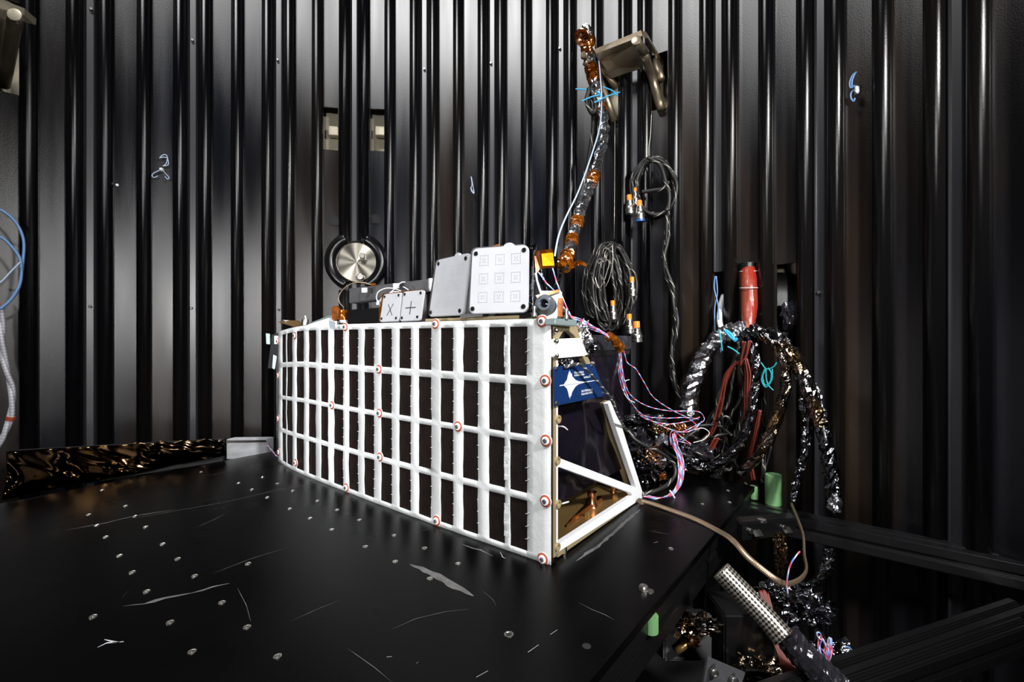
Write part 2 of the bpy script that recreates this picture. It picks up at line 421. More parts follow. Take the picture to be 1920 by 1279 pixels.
# floor and ceiling discs
fl = [C3(2 * pi * k / 64, RW + 0.12, 0) for k in range(64)]
tag(prism('floor', fl, (0, 0, -0.03), M['void']), kind='structure')
tag(prism('ceiling', [p + Vector((0, 0, TOPZ)) for p in fl], (0, 0, 0.03), M['void']), kind='structure')

# vertical pipes
px_of = lambda t, r=RW: 960 + F * (AX + r * math.sin(t)) / (AY + r * math.cos(t))
portc = W(666, 492, 0.0)
count = 0
PR = 0.0195
for i in range(lo_i, hi_i + 1):
    t = pipe_t(i); inview = 0 <= i <= 32
    segs = [(0.0, TOPZ)]
    if i in (10, 11): segs = [(0.0, W(660, 545, 0).z), (W(660, 448, 0).z, TOPZ)]
    V, Fc_, U = [], [], []
    for z0, z1 in segs:
        tube_data([C3(t, RW, z0), C3(t, RW, (z0 + z1) / 2), C3(t, RW, z1)], PR, 24, V=V, Fc=Fc_, U=U)
    o = mesh('cooling_pipe', V, Fc_, M['pipe'], uvs=U)
    for p in o.data.polygons: p.use_smooth = len(p.vertices) == 4
    if inview:
        where = 'beside a seam strip' if i % 3 else 'amid a flat panel'
        if i in (10, 11): where = 'ending at the round port ring'
        if i <= 16: lab = 'black cooling pipe %s, %s from the photo\'s left edge' % (where, ORD[i + 1])
        else: lab = 'black cooling pipe %s, %s from the photo\'s right edge' % (where, ORD[33 - i])
        if i == 32: lab = 'vertical black cooling pipe nearest the photo\'s right edge, beside a seam strip'
        if i == 0: lab = 'vertical black cooling pipe nearest the photo\'s left edge'
        tag(o, lab, 'pipe', 'vertical cooling pipes along the chamber wall')
    else:
        tag(o, 'vertical black cooling pipe past the photo\'s %s edge' % ('left' if i < 0 else 'right'), 'pipe', 'cooling pipes outside the photo\'s %s edge' % ('left' if i < 0 else 'right'))
# seam strips between the narrow pairs
n_ = 0
for i in range(lo_i + 1, hi_i):
    if i % 3 != 1: continue
    tm = (pipe_t(i) + pipe_t(i + 1)) / 2; hw = 0.0108; n_ += 1
    prof = [(-hw - .004, RS), (-hw, RS - .006), (-hw + .0035, RS - .014), (-hw + .0055, RS - .006), (hw - .0055, RS - .006), (hw - .0035, RS - .014), (hw, RS - .006), (hw + .004, RS)]
    zz = [(0.0, TOPZ)]
    hs = [h for h in holes if h[0] < tm < h[1]]
    if hs: zz = [(0.0, hs[0][2]), (hs[0][3], TOPZ)]
    if i == 10: zz = [(0.0, W(660, 530, 0).z), (W(660, 455, 0).z, TOPZ)]
    V = []; Fc = []
    for z0, z1 in zz:
        b0 = len(V)
        for a, r in prof: V += [C3(tm + a, r, z0), C3(tm + a, r, z1)]
        for k in range(len(prof) - 1): Fc.append((b0 + 2 * k, b0 + 2 * k + 2, b0 + 2 * k + 3, b0 + 2 * k + 1))
    tag(mesh('trim_%d' % n_, V, Fc, M['seam']), kind='structure')
# fasteners on the wall
def wall_screw(px, py, m, lab, r=0.0045):
    p = W(px, py, -0.004); nrm = Vector((AX - p.x, AY - p.y, 0)).normalized()
    o = lathe('wall_screw', p, nrm, [(r, 0), (r, .006), (r * .7, .009), (r * .35, .009), (r * .3, .006)], m, n=12)
    tag(o, lab, 'screw', 'screws in the chamber wall seams')
for px, py, m, lab in [(169, 575, 'dark', 'black seam screw on the chamber wall, leftmost of the three low ones'), (359, 578, 'dark', 'black seam screw, middle of the three low ones on the left wall'),
                       (523, 581, 'dark', 'black seam screw on the wall just above the tan flap'), (171, 19, 'screw', 'small bright seam screw near the top left corner'),
                       (361, 77, 'screw', 'small bright seam screw, second from the left along the top'), (521, 114, 'screw', 'small bright seam screw, third from the left along the top'),
                       (796, 131, 'screw', 'small seam screw high on the wall above the small antenna plates'), (921, 120, 'screw', 'small bright seam screw high on the wall above the large antenna plate'),
                       (1050, 92, 'screw', 'small bright seam screw left of the foil mast tip'), (1537, 549, 'screw', 'small bright seam screw right of the dark rounded opening'),
                       (220, 348, 'purewhite', 'white dot-like plug on the left wall panel')]:
    wall_screw(px, py, M[m], lab)

# round port with its ring of bent pipe
port = empty('viewport_port', W(668, 492, 0)); tag(port, 'round steel port ringed by bent black pipe behind the grey beam', 'port')
c = W(669, 492, 0.0); nrm = Vector((AX - c.x, AY - c.y, 0)).normalized(); B = basis(nrm); dd = c.y; pxm = dd / F
dsc = lathe('port_disc', c - nrm * .004, nrm, [(40 * pxm, -.03), (40 * pxm, 0.008), (37 * pxm, 0.012), (36 * pxm, 0.009), (1.5 * pxm, 0.007)], M['spun'], port, 64)
_m = Matrix.Translation(c - nrm * .004) @ B.to_4x4(); dsc.data.transform(_m.inverted()); dsc.matrix_world = _m; dsc['_keep'] = 1
for ux, uy, r in ((11, 11, 5.5), (8, -28, 6.5)):
    lathe('port_knob', c + B @ Vector((ux * pxm, uy * pxm, .0)), nrm, [(r * pxm, 0), (r * pxm, .018), (r * .8 * pxm, .022), (r * .3 * pxm, .022)], M['steel'], port, 16)
for s_, a0, a1 in ((1, 22, 158), (-1, 22, 158)):
    pts = []
    for k in range(15):
        a = math.radians(a0 + (a1 - a0) * k / 14)
        pts.append(c + B @ Vector((s_ * 46 * pxm * math.sin(a), 46 * pxm * math.cos(a), 0.012)))
    tube('ring_pipe', pts, 10.5 * pxm, M['pipe'], port, n=20, sub=2)

# dark splashes on the wall paint over the port
for px, py, s_, lab in ((626, 412, 10, 'dark paint blotch on the wall left above the round port'), (705, 411, 9, 'dark paint blotch on the wall right above the round port')):
    p = W(px, py, -0.003); nrm = Vector((AX - p.x, AY - p.y, 0)).normalized(); B = basis(nrm); rr = random.Random(px)
    pts = [p + B @ Vector((math.cos(a) * s_, math.sin(a) * s_, 0)) * (.75 + .5 * rr.random()) * p.y / F for a in [2 * pi * k / 18 for k in range(18)]]
    tag(prism('paint_blotch', pts, nrm * .0008, M['dark']), lab, 'blotch', 'dark blotches above the port')

# blocks seen in the two small openings
for px0, px1, lab in ((606, 634, 'small beige steel stop block in the left square wall opening'), (694, 721, 'small beige steel stop block in the right square wall opening')):
    p = W((px0 + px1) / 2 + 6, 248, -0.07); nrm = Vector((AX - p.x, AY - p.y, 0)).normalized()
    tag(box('stop_block', p, .035, .035, .03, M['beige'], rot=basis(nrm), bev=.002), lab, 'block', 'stop blocks in the wall openings')

# ------------------------------------------------------------------ table (black thermal plate)
def lineT(p, q, t): return p + (q - p) * t
L1, L2 = onz(0, 944, ZT), onz(497, 849, ZT)
B1, B2 = onz(1285, 885, ZT), onz(1415, 912, ZT)
R1 = onz(1105, 1279, ZT)
tp = [lineT(L1, L2, -1.55), lineT(L1, L2, 1.27), lineT(B2, B1, 3.45), B2, lineT(B2, R1, 1.75)]
tp.append(Vector((-1.70, tp[-1].y, ZT)))
TH = 0.014
table = empty('test_table', (0, 0.6, ZT)); tag(table, 'large scratched black plate table carrying the white striped instrument', 'table')
o = prism('table_top', tp, (0, 0, -TH), M['table'], table)
s = o.modifiers.new('b', 'BEVEL'); s.width = .0015; s.segments = 2
# frame rail under the right edge and under the far edge
def extrusion(name, p, q, w_, h, m, parent, slots=((0, 1),), side=1):
    """t-slot profile from p to q; p, q lie on the near top edge, the body extends to the far side"""
    d = (q - p).normalized(); s_ = Vector((-d.y, d.x, 0)) * side; g = 0.004; gd = 0.008
    pr = [(0, -g * .0)]
    a = w_ / 2; b_ = h / 2
    prof = [(0, 0), (a - g, 0), (a - g, -gd), (a + g, -gd), (a + g, 0), (w_, 0), (w_, -b_ + g), (w_ - gd, -b_ + g), (w_ - gd, -b_ - g), (w_, -b_ - g), (w_, -h), (0, -h),
            (0, -b_ - g), (gd, -b_ - g), (gd, -b_ + g), (0, -b_ + g)]
    return prism(name, [p + s_ * x + Vector((0, 0, z)) for x, z in prof], q - p, m, parent, bev=.0026)
dR = (R1 - B2).normalized(); inR = Vector((dR.y, -dR.x, 0))
if inR.x > 0: inR = -inR
e0, e1 = B2 + inR * .008 + Vector((0, 0, -TH)), tp[4] + inR * .008 + Vector((0, 0, -TH))
extrusion('table_rail', e1, e0, .04, .075, M['dark'], table, side=1)
e0, e1 = L1 + Vector((.02, -.01, -TH)), L2 + Vector((.02, -.01, -TH))
extrusion('table_rail', e0, e1, .04, .06, M['dark'], table, side=-1)
for p in (onz(1330, 960, ZT - TH - .075), lineT(L1, L2, .1) + Vector((.1, -.1, -.05)), lineT(B2, R1, .9) + inR * .05 + Vector((0, 0, -.09)), Vector((-1.2, -.3, ZT - .09))):
    z1 = ZT - TH - .002
    box('leg', (p.x, p.y, z1 / 2), .04, .04, z1, M['dark'], table, bev=.002)
# wear on the plate
def tmark(name, pts, wd, m, parent=table, jit=0.35, seed=0):
    rr = random.Random(seed); q = densify([onz(x, y, ZT + .0004) for x, y in pts], .012); n = len(q); V = []
    for i, p in enumerate(q):
        t = (q[min(i + 1, n - 1)] - q[max(i - 1, 0)]).normalized(); sd = Vector((-t.y, t.x, 0))
        e = min(1, min(i, n - 1 - i) / 3 + .15); w1 = wd * e * (1 + jit * (rr.random() * 2 - 1)); w2 = wd * e * (1 + jit * (rr.random() * 2 - 1))
        V += [p + sd * w1, p - sd * w2]
    return mesh(name, V, [(2 * i, 2 * i + 2, 2 * i + 3, 2 * i + 1) for i in range(n - 1)], m, parent)
tmark('scuff', [(768, 1058), (800, 1070), (845, 1095), (888, 1118)], .0065, M['scuff'], seed=3)
tmark('scuff', [(230, 1137), (270, 1132), (310, 1122), (360, 1112), (400, 1100), (430, 1094)], .0028, M['scuff'], seed=4, jit=.9)
tmark('scuff', [(1085, 1130), (1110, 1143), (1135, 1153), (1153, 1163)], .0008, M['scuff'], seed=5)
tmark('scuff', [(125, 994), (200, 980), (250, 968), (330, 955)], .0014, M['scuff'], seed=6, jit=.9)
tmark('scuff', [(1080, 1052), (1120, 1025), (1160, 990), (1200, 955)], .0035, M['scuff'], seed=8, jit=.5)
tmark('scuff', [(865, 1020), (900, 1032), (925, 1043)], .0028, M['scuff'], seed=9, jit=.9)
tmark('scuff', [(735, 1180), (780, 1160), (835, 1147), (880, 1142)], .0006, M['scuff'], seed=19, jit=.5)
for k, pts in enumerate([[(250, 972), (420, 942), (520, 919), (609, 903)], [(400, 1075), (470, 1048), (545, 1025)], [(0, 945), (60, 935), (90, 927)], [(445, 1103), (462, 1135), (470, 1165)],
                         [(545, 1165), (600, 1140), (640, 1125)], [(650, 1215), (700, 1250), (735, 1279)], [(905, 1108), (925, 1125), (930, 1137)], [(383, 893), (445, 880)], [(558, 1066), (578, 1067)],
                         [(365, 990), (400, 975), (425, 962)], [(230, 1120), (240, 1108)], [(780, 998), (822, 988)], [(1210, 994), (1260, 1003)]]):
    tmark('scratch', pts, .0005 if k else .0006, M['scuff'], seed=20 + k)
for k, pts in enumerate([[(183, 1214), (200, 1206), (232, 1203)], [(196, 1199), (215, 1203), (228, 1204)], [(1032, 1190), (1045, 1181)], [(990, 1223), (1010, 1209)], [(893, 1270), (915, 1258)], [(938, 1035), (943, 1045), (948, 1047)],
                         [(725, 1232), (735, 1231)], [(780, 1244), (785, 1241)], [(1226, 1018), (1233, 1016)]]):
    tmark('bare_fleck', pts, .0012 if k > 1 else .003, M['fleck'], seed=50 + k, jit=.8)
# countersunk screws in the plate
scr = [(377, 885), (191, 919), (235, 949), (166, 965), (253, 968), (181, 985), (273, 988), (198, 1007), (305, 1020), (224, 1042), (333, 1048), (248, 1073), (365, 1080), (465, 1057), (275, 1109), (416, 1130),
       (175, 1156), (319, 1167), (463, 1176), (360, 1222), (520, 1231), (447, 906), (492, 895), (472, 918), (520, 907), (501, 933), (549, 920), (543, 954), (595, 939), (581, 972), (632, 956), (622, 993), (674, 975), (685, 1025),
       (739, 1004), (796, 1028), (741, 1053), (859, 1057), (806, 1085), (1317, 945), (1368, 942), (1365, 920), (1258, 1029), (1398, 906)]
proto = lathe('plate_screw', (0, 0, 0), (0, 0, 1), [(.0050, -.004), (.0050, .0006), (.0038, .0009), (.0036, .0002), (.0020, .0002), (.0018, .0009), (.0006, .0009)], M['screw'], None, 16)
def near_word(x, y):
    return 'left of the instrument' if x < 400 else 'before the striped face' if x < 1000 else 'right of the instrument'
for k, (x, y) in enumerate(scr):
    o = proto if k == 0 else proto.copy()
    if k: col.objects.link(o)
    o.location = onz(x, y, ZT + .0003)
    rank = 1 + sum(1 for a in scr if near_word(*a) == near_word(x, y) and a[1] > y)
    tag(o, 'small flat plate screw, %s from the front %s' % (ORD[min(rank, 34)], near_word(x, y)), 'screw', 'flush screws in the black plate')
p = onz(1207, 1106, ZT); o = lathe('button_screw', p, (0, 0, 1), [(.0078, 0), (.0078, .003), (.006, .0065), (.002, .008)], M['screw'], n=20); tag(o, 'domed steel screw near the plate\'s right edge', 'screw')
p = onz(1218, 1109, ZT); o = lathe('washer', p, (0, 0, 1), [(.0065, .0), (.0065, .0012), (.004, .0012)], M['screw'], n=20); tag(o, 'flat steel washer beside the domed screw on the plate', 'washer')
o = lathe('threaded_insert', onz(954, 1190, ZT), (0, 0, 1), [(.0062, 0), (.0062, .0008), (.0045, .0008), (.004, .0002)], M['screw'], n=20); tag(o, 'bright rimmed threaded hole at the front middle of the plate', 'insert')
lathe('hole', onz(954, 1191, ZT) + Vector((0, 0, .0006)), (0, 0, 1), [(.0036, 0), (.0036, .0004)], M['void'], o, 16)
o = lathe('hole', onz(1100, 1212, ZT), (0, 0, 1), [(.0055, 0), (.0055, .0004)], M['void'], table, 16)

# ------------------------------------------------------------------ instrument
IH = 0.42
inst = empty('seismic_instrument', P(800, 900, 1.15)); tag(inst, 'white seismic instrument with black striped curved panel and open triangular end frame', 'instrument')
def depthz(px, y, z): return (CZ - z) * F / (y - HY)
NV = Vector((0.0735, 0.793))
knots = [(1040, 0.793), (827, .9586), (660, 1.161), (562, 1.341), (529, 1.452)]
kp = [Vector(((x - 960) / F * d, d, 0)) for x, d in knots]
cur = spline(kp, 60)
cpx = [960 + F * p.x / p.y for p in cur]
def cpt(px):
    """point and outward normal of the curved panel at photo column px"""
    px = max(min(px, cpx[0]), cpx[-1])
    for i in range(len(cur) - 1):
        if cpx[i + 1] <= px:
            t = (cpx[i] - px) / (cpx[i] - cpx[i + 1] + 1e-9); break
    p = cur[i].lerp(cur[i + 1], t); d = (cur[min(i + 2, len(cur) - 1)] - cur[max(i - 1, 0)]).normalized()
    n = Vector((d.y, -d.x, 0));
    if n.y > 0: n = -n
    return p, n
def S(px, v, off=0.0):
    """v = 0 at the panel's top edge, 1 at its bottom edge"""
    p, n = cpt(px); z = ZT + IH * (1 - v)
    if px < 580: z -= (1 - v) * .016 * ((580 - px) / 52) ** 1.6
    return Vector((p.x, p.y, z)) + n * off
cols = [(537, 544), (546, 556), (564, 577.5), (586.5, 600), (609.5, 623), (634, 651.5), (662, 679.5), (691, 709.5), (722.5, 742.5), (756.5, 778), (793, 816.5), (834, 857.5), (876, 903.5), (924, 954), (963.5, 995.5)]
rows = [(.032, .240), (.276, .487), (.515, .732), (.763, .975)]
pxs = sorted({528.5, 1039.5} | {c for q in cols for c in q} | set(range(560, 1036, 16)))
pxs = [p for i, p in enumerate(pxs) if i == 0 or p - pxs[i - 1] > .8 or p in (1039.5,) or any(p in q for q in cols)]
vs_ = sorted({0, 1.0} | {r for q in rows for r in q} | {k / 28 for k in range(29)})
vs_ = [v for i, v in enumerate(vs_) if i == 0 or v - vs_[i - 1] > .006 or any(v in q for q in rows)]
edge = {c for q in cols for c in q}
def jx(px, v):
    if px in edge: return px + (1.1 * px / 900) * (noise.noise(Vector((px * 3.7, v * 9, 1))) + .45 * noise.noise(Vector((px * 1.7, v * 30, 5))))
    return px
def white_pt(px, v): return S(jx(px, v), v, .0105 + .0011 * noise.noise(Vector((px / 30, v * 9, 0))) + .0008 * noise.noise(Vector((px / 9, v * 5, 3))))
V = [white_pt(px, v) for v in vs_ for px in pxs]; Fc = []; nP = len(pxs)
for j in range(len(vs_) - 1):
    for i in range(nP - 1):
        xm = (pxs[i] + pxs[i + 1]) / 2; vm = (vs_[j] + vs_[j + 1]) / 2
        if any(a < xm < b for a, b in cols) and any(a < vm < b for a, b in rows): continue
        Fc.append((j * nP + i, j * nP + i + 1, (j + 1) * nP + i + 1, (j + 1) * nP + i))
o = mesh('white_tape_cover', V, Fc, M['white'], inst, smooth=True)
so = o.modifiers.new('t', 'SOLIDIFY'); so.thickness = .0012; so.offset = -1
bx_ = [528.7] + list(range(535, 1036, 8)) + [1039]
pts_top = [S(x, .002, .0088) for x in bx_]; n = len(bx_)
V = []
for x in bx_: V += [S(x, .002, .0088), S(x, .998, .0088), S(x, .002, 0), S(x, .998, 0)]
Fc = []
for i in range(n - 1):
    a, b2 = 4 * i, 4 * i + 4
    Fc += [(a, b2, b2 + 1, a + 1), (a + 2, a + 3, b2 + 3, b2 + 2), (a, a + 2, b2 + 2, b2), (a + 1, b2 + 1, b2 + 3, a + 3)]
Fc += [(0, 1, 3, 2), (4 * n - 4, 4 * n - 2, 4 * n - 1, 4 * n - 3)]
mesh('panel_core', V, Fc, M['cell'], inst, smooth=False)
# patches of tape bridging the last gap, and thread stitches along the right column
for r0, r1 in rows:
    a, b2 = r0 + (r1 - r0) * .17, r1 - (r1 - r0) * .16
    sheet('tape_patch', lambda u, v, a=a, b2=b2: S(952.5 + 9.5 * u + .4 * math.sin(v * 9), b2 + (a - b2) * v, .0118 + .0003 * math.sin(v * 20)), 4, 10, M['white'], inst, th=.0005)
V, Fc, U = [], [], []
for cx_, (c0, c1) in enumerate(cols):
    for r0, r1 in rows:
        for f in (.25, .5, .75):
            vv = r0 + (r1 - r0) * f
            x = c1 + .3
            if cx_ == 14: tube_data([S(x - 3.5, vv + .004, .0118), S(x, vv, .0128), S(x + 3.5, vv - .006, .0118)], .0005, 5, V=V, Fc=Fc, U=U)
            elif cx_ > 4: tube_data([S(x - 1.6, vv, .0115), S(x, vv, .0125), S(x + 1.2, vv, .0116)], .0005, 5, V=V, Fc=Fc, U=U)
tag(mesh('stitching', V, Fc, M['print'], inst), kind='stuff')
# panel fasteners
bolts = [(1024, 603), (1030, 713), (1031, 824), (1030, 936), (1025, 1043), (825, 608), (867, 798), (827, 973), (719, 692), (720, 773.5), (721, 855), (656, 613.5), (631, 759), (658, 912), (561, 627.5), (562.5, 866), (529.5, 631.5), (530, 698), (530, 781), (531, 846)]
def panel_v(px, py):
    p, n = cpt(px); d = p.y; z = CZ - (py - HY) / F * d; return 1 - (z - ZT) / IH
def fastener(px, py):
    v = panel_v(px, py); c = S(px, v, .012); _, nn = cpt(px)
    px_, n0 = cpt(px)
    tab = lathe('tape_disc', c - nn * .001, nn, [(.0118, 0), (.0118, .0012), (.0112, .0016)], M['white'], inst, 24)
    lathe('red_tape_ring', c, nn, [(.0104, 0), (.0104, .0014), (.0098, .0018)], M['red'], tab, 24)
    lathe('washer', c, nn, [(.0070, .001), (.0070, .0034), (.0062, .0042)], M['teal'] if False else M['whitepaint'], tab, 24)
    lathe('screw', c, nn, [(.0040, .004), (.0040, .0058), (.0026, .0062), (.0024, .0048)], M['grey'], tab, 14)
for b_ in bolts: fastener(*b_)

# --- end frame: a vertical plane through the near corner
VD = Vector((.2405, .315, 0)).normalized(); UD = Vector((-.807, .59, 0)).normalized()
def E(px, py, off=0.0):
    """pixel onto the end plane, shifted off along the instrument's length"""
    o0 = Vector((NV.x, NV.y, 0)) + UD * off
    a = (px - 960) / F
    # o0 + s*VD = (a d, d)
    s_ = (a * o0.y - o0.x) / (VD.x - a * VD.y); d = o0.y + s_ * VD.y
    p = P(px, py, d); p.z = max(p.z, ZT + .0008); return p
th = UD * .012
def ebar(name, pts, m, off=0.0, t=.012): return prism(name, [E(x, y, off) for x, y in pts], UD * t, m, inst, bev=.0008)
# white bars of the frame
ebar('frame_post', [(1041.5, 676), (1046.5, 676), (1046.5, 1036), (1041.5, 1040)], M['whitepaint'])
ebar('frame_diagonal', [(1045.5, 857), (1049, 859), (1194, 915), (1199, 921), (1186, 929), (1183, 925), (1049, 876), (1045.5, 877)], M['whitepaint'])
ebar('frame_base_bar', [(1047, 1022), (1186, 930), (1192, 918), (1204, 926), (1206.5, 932), (1202, 937), (1048, 1035)], M['whitepaint'])
ebar('frame_rear_bar', [(1140, 757), (1151, 752), (1206, 926), (1200, 932), (1193, 915)], M['whitepaint'])
prism('frame_rear_edge', [E(x, y, .0118) for x, y in [(1143, 757), (1152, 752), (1204, 926), (1194, 916)]], UD * .03, M['tan'], inst)
ebar('panel_edge', [(1038.5, 604), (1043.5, 604), (1043.5, 1043), (1038.5, 1047)], M['tan'], -.001, .01)
ebar('base_edge', [(1046, 1037), (1202, 939), (1202, 943), (1046, 1046)], M['tan'], .002, .01)
z_base = lambda p: Vector((p.x, p.y, ZT + .0004))
# bolts lugs on the frame post
for x, y in ((1044.5, 864), (1044.5, 1026), (1046, 945), (1046, 786)):
    lathe('frame_lug', E(x, y, -.001), -UD, [(.0072, -.006), (.0072, .003), (.0045, .003), (.004, .0)], M['tan'], inst, 18)
for x, y in ((1057, 1034), (1200, 941)):
    lathe('frame_foot', z_base(E(x, y, .006)), (0, 0, 1), [(.006, 0), (.006, .012)], M['steel'], inst, 16)
# upper gold truss with white cover
ebar('upper_truss', [(1041, 608), (1082, 612), (1096, 655), (1112, 690), (1104, 692), (1090, 664), (1078, 630), (1066, 620), (1056, 622), (1048, 636), (1049, 660), (1046, 688), (1041, 690)], M['tan'], .006, .012)
prism('cover_plate', [E(x, y, -.006) for x, y in [(1040.5, 636), (1090, 634), (1101, 664), (1098, 667), (1044, 672), (1040.5, 669)]], UD * .010, M['purewhite'], inst, bev=.0008)
for x, y in ((1043, 620), (1043.5, 640), (1044, 667), (1093, 638), (1101, 665), (1112, 682)):
    lathe('cover_bolt', E(x, y, -.007), -UD, [(.0042, -.003), (.0042, .002), (.002, .0035)], M['steel'], inst, 12)
# top bar
prism('top_bar', [E(x, y, -.012) for x, y in [(1041, 597), (1082, 600), (1082, 612), (1041, 609)]], UD * .02, M['teal'], inst, bev=.001)
prism('top_deck', [S(1039, 0, 0), S(827, 0, 0), S(660, 0, 0), S(575, 0, 0), S(575, 0, 0) + VD * .06, S(660, 0, 0) + VD * .07, S(827, 0, 0) + VD * .075, S(1039, 0, 0) + VD * .075], (0, 0, -.005), M['tan'], inst)
# base plate (gold) over the table
prism('base_plate', [S(1036, 1, -.004) + Vector((0, 0, .018)), S(827, 1, -.004) + Vector((0, 0, .018)), S(600, 1, -.004) + Vector((0, 0, .018)), S(600, 1, 0) + VD * .36 + Vector((0, 0, .018)), S(1036, 1, 0) + VD * .375 + Vector((0, 0, .018))], (0, 0, -.006), M['gold'], inst)
box('base_spacer', S(900, 1, -.1) + Vector((0, 0, .005)) , .10, .05, .012, M['dark'], inst)
# copper fittings standing on the base plate
for x, y, s_ in ((1110, 962, 1.0), (1150, 905, .6)):
    p = E(x, y, .05); p.z = ZT + .018
    lathe('thermal_post', p, (0, 0, 1), [(.014 * s_, 0), (.012 * s_, .003), (.009 * s_, .022), (.0105 * s_, .024), (.0105 * s_, .032), (.007 * s_, .032), (.006 * s_, .02)], M['copper'], inst, 24)
q0 = E(1062, 975, .035); q0.z = ZT + .0185; q1 = E(1104, 950, .05); q1.z = ZT + .0185; q2 = E(1128, 950, .05); q2.z = q1.z
prism('copper_bracket', [q0, q1 + Vector((0, -.012, 0)), q2 + Vector((0, -.012, 0)), q2 + Vector((0, .012, 0)), q1 + Vector((0, .016, 0))], (0, 0, .009), M['copper'], inst, bev=.002)
for x, y in ((1101, 987), (1153, 955)):
    p = E(x, y, .03); p.z = ZT + .018
    lathe('base_bolt', p, (0, 0, 1), [(.0065, 0), (.0065, .005), (.005, .010), (.003, .011)], M['gold'], inst, 6)
# blue plaque
qp = [(1040, 688), (1113.5, 682), (1136, 739), (1132, 743), (1041, 761.5)]
plq = prism('plaque', [E(x, y, -.009) for x, y in qp], UD * .0025, M['blueplate'], inst, bev=.0004)
wf = []
def wave_poly():
    top = [(1049, 722.3), (1057, 721), (1060, 716), (1063, 711.5), (1064.5, 704), (1066, 700), (1066.5, 696), (1067.2, 699), (1067.8, 694), (1068.5, 699), (1069.3, 696), (1070.2, 701), (1072, 700), (1073, 706), (1075, 708), (1079, 712.5), (1085, 715), (1095, 715.8), (1105, 714.5), (1120, 712)]
    bot = [(1120, 713.5), (1105, 716), (1095, 718), (1085, 720.5), (1079, 725), (1075, 731), (1072, 737), (1070.5, 744), (1069.5, 741), (1068.7, 749), (1067.8, 743), (1067, 746), (1066, 740), (1064.5, 734), (1063, 729), (1060, 726), (1057, 723), (1049, 724.3)]
    return top + bot
wp = [E(x, y, -.0094) for x, y in wave_poly()]
from mathutils.geometry import tessellate_polygon
tri = tessellate_polygon([[Vector(((p - wp[0]).dot(VD), p.z, 0)) for p in wp]])
mesh('waveform_print', [p - UD * .0002 for p in wp], [tuple(t) for t in tri], M['print'], plq)
tube('waveform_axis', [E(1058, 722.5, -.0098), E(1100, 717, -.0098)], .00025, M['blueplate'], plq, n=4, sub=2)
def text(s_, p, xdir, ydir, size, m, parent, name='print', sx=0.62, align='LEFT', off=.0002):
    c_ = bpy.data.curves.new(name, 'FONT'); c_.body = s_; c_.size = size; c_.align_x = align; c_.materials.append(m); c_.extrude = .00008
    c_.offset = size * .015
    o = bpy.data.objects.new(name, c_); col.objects.link(o)
    x = xdir.normalized(); z = x.cross(ydir).normalized(); y = z.cross(x)
    Mx = Matrix((x * sx, y, z)).transposed().to_4x4(); Mx.translation = p + z * off
    bpy.context.view_layer.update(); me = bpy.data.meshes.new_from_object(o.evaluated_get(bpy.context.evaluated_depsgraph_get())); me.transform(Mx)
    bpy.data.objects.remove(o); o = bpy.data.objects.new(name, me); col.objects.link(o); o.parent = parent; return o
xd = E(1120, 713, -.0094) - E(1050, 723, -.0094); up = Vector((0, 0, 1))
for s_, x, y in (('If I have seen further it is', 1076.5, 701), ('on the shoulders of Giants', 1076.5, 705.8)):
    text(s_, E(x, y, -.0094), xd, up, .0058, M['print'], plq, sx=.60)
text('Isaac Newton 1675', E(1094.5, 709.5, -.0094), xd, up, .0056, M['print'], plq, sx=.58)
for s_, x, y in (('Apollo 16 PSE Shallow Moonquake', 1090, 735.5), ('Recorded on March 13, 1973 07:59', 1090, 741.2)):
    text(s_, E(x, y, -.0094), xd, up, .0056, M['print'], plq, sx=.55)
for x, y in ((1043.5, 691.5), (1044, 756), (1110, 686), (1131, 738)):
    lathe('plaque_screw', E(x, y, -.0095), -UD, [(.0034, -.001), (.0034, .0015), (.0015, .0022)], M['steel'], plq, 12)

# --- foil-wrapped inner box behind the frame
def skin(name, a, b2, c_, d_, m, nu=18, nv=18, amp=.004, seed=0, parent=None):
    """crumpled quad a b (bottom) d c (top)"""
    n = (b2 - a).cross(d_ - a).normalized()
    def fn(u, v):
        p = a.lerp(b2, u).lerp(d_.lerp(c_, u), v); e = min(1, 8 * min(u, 1 - u, v, 1 - v) + .15)
        return p + n * amp * e * (noise.noise(Vector((u * 3 + seed, v * 3, 0))) * 1.6 + noise.noise(Vector((u * 9, v * 7 + seed, 2))) * .5)
    return sheet(name, fn, nu, nv, m, parent, smooth=True)
A0 = E(1054, 957, .035); A1 = E(1180, 897, .035)
zb = ZT + .105; zt_ = ZT + .41
pA = Vector((NV.x, NV.y, 0)) + UD * .035 + VD * .02
c00 = pA + VD * 0.0; c01 = pA + VD * .345; LU = .70
c10 = c00 + UD * LU; c11 = c01 + UD * LU
def z_(p, z): return Vector((p.x, p.y, z))
fb = empty('x')
bpy.data.objects.remove(fb)
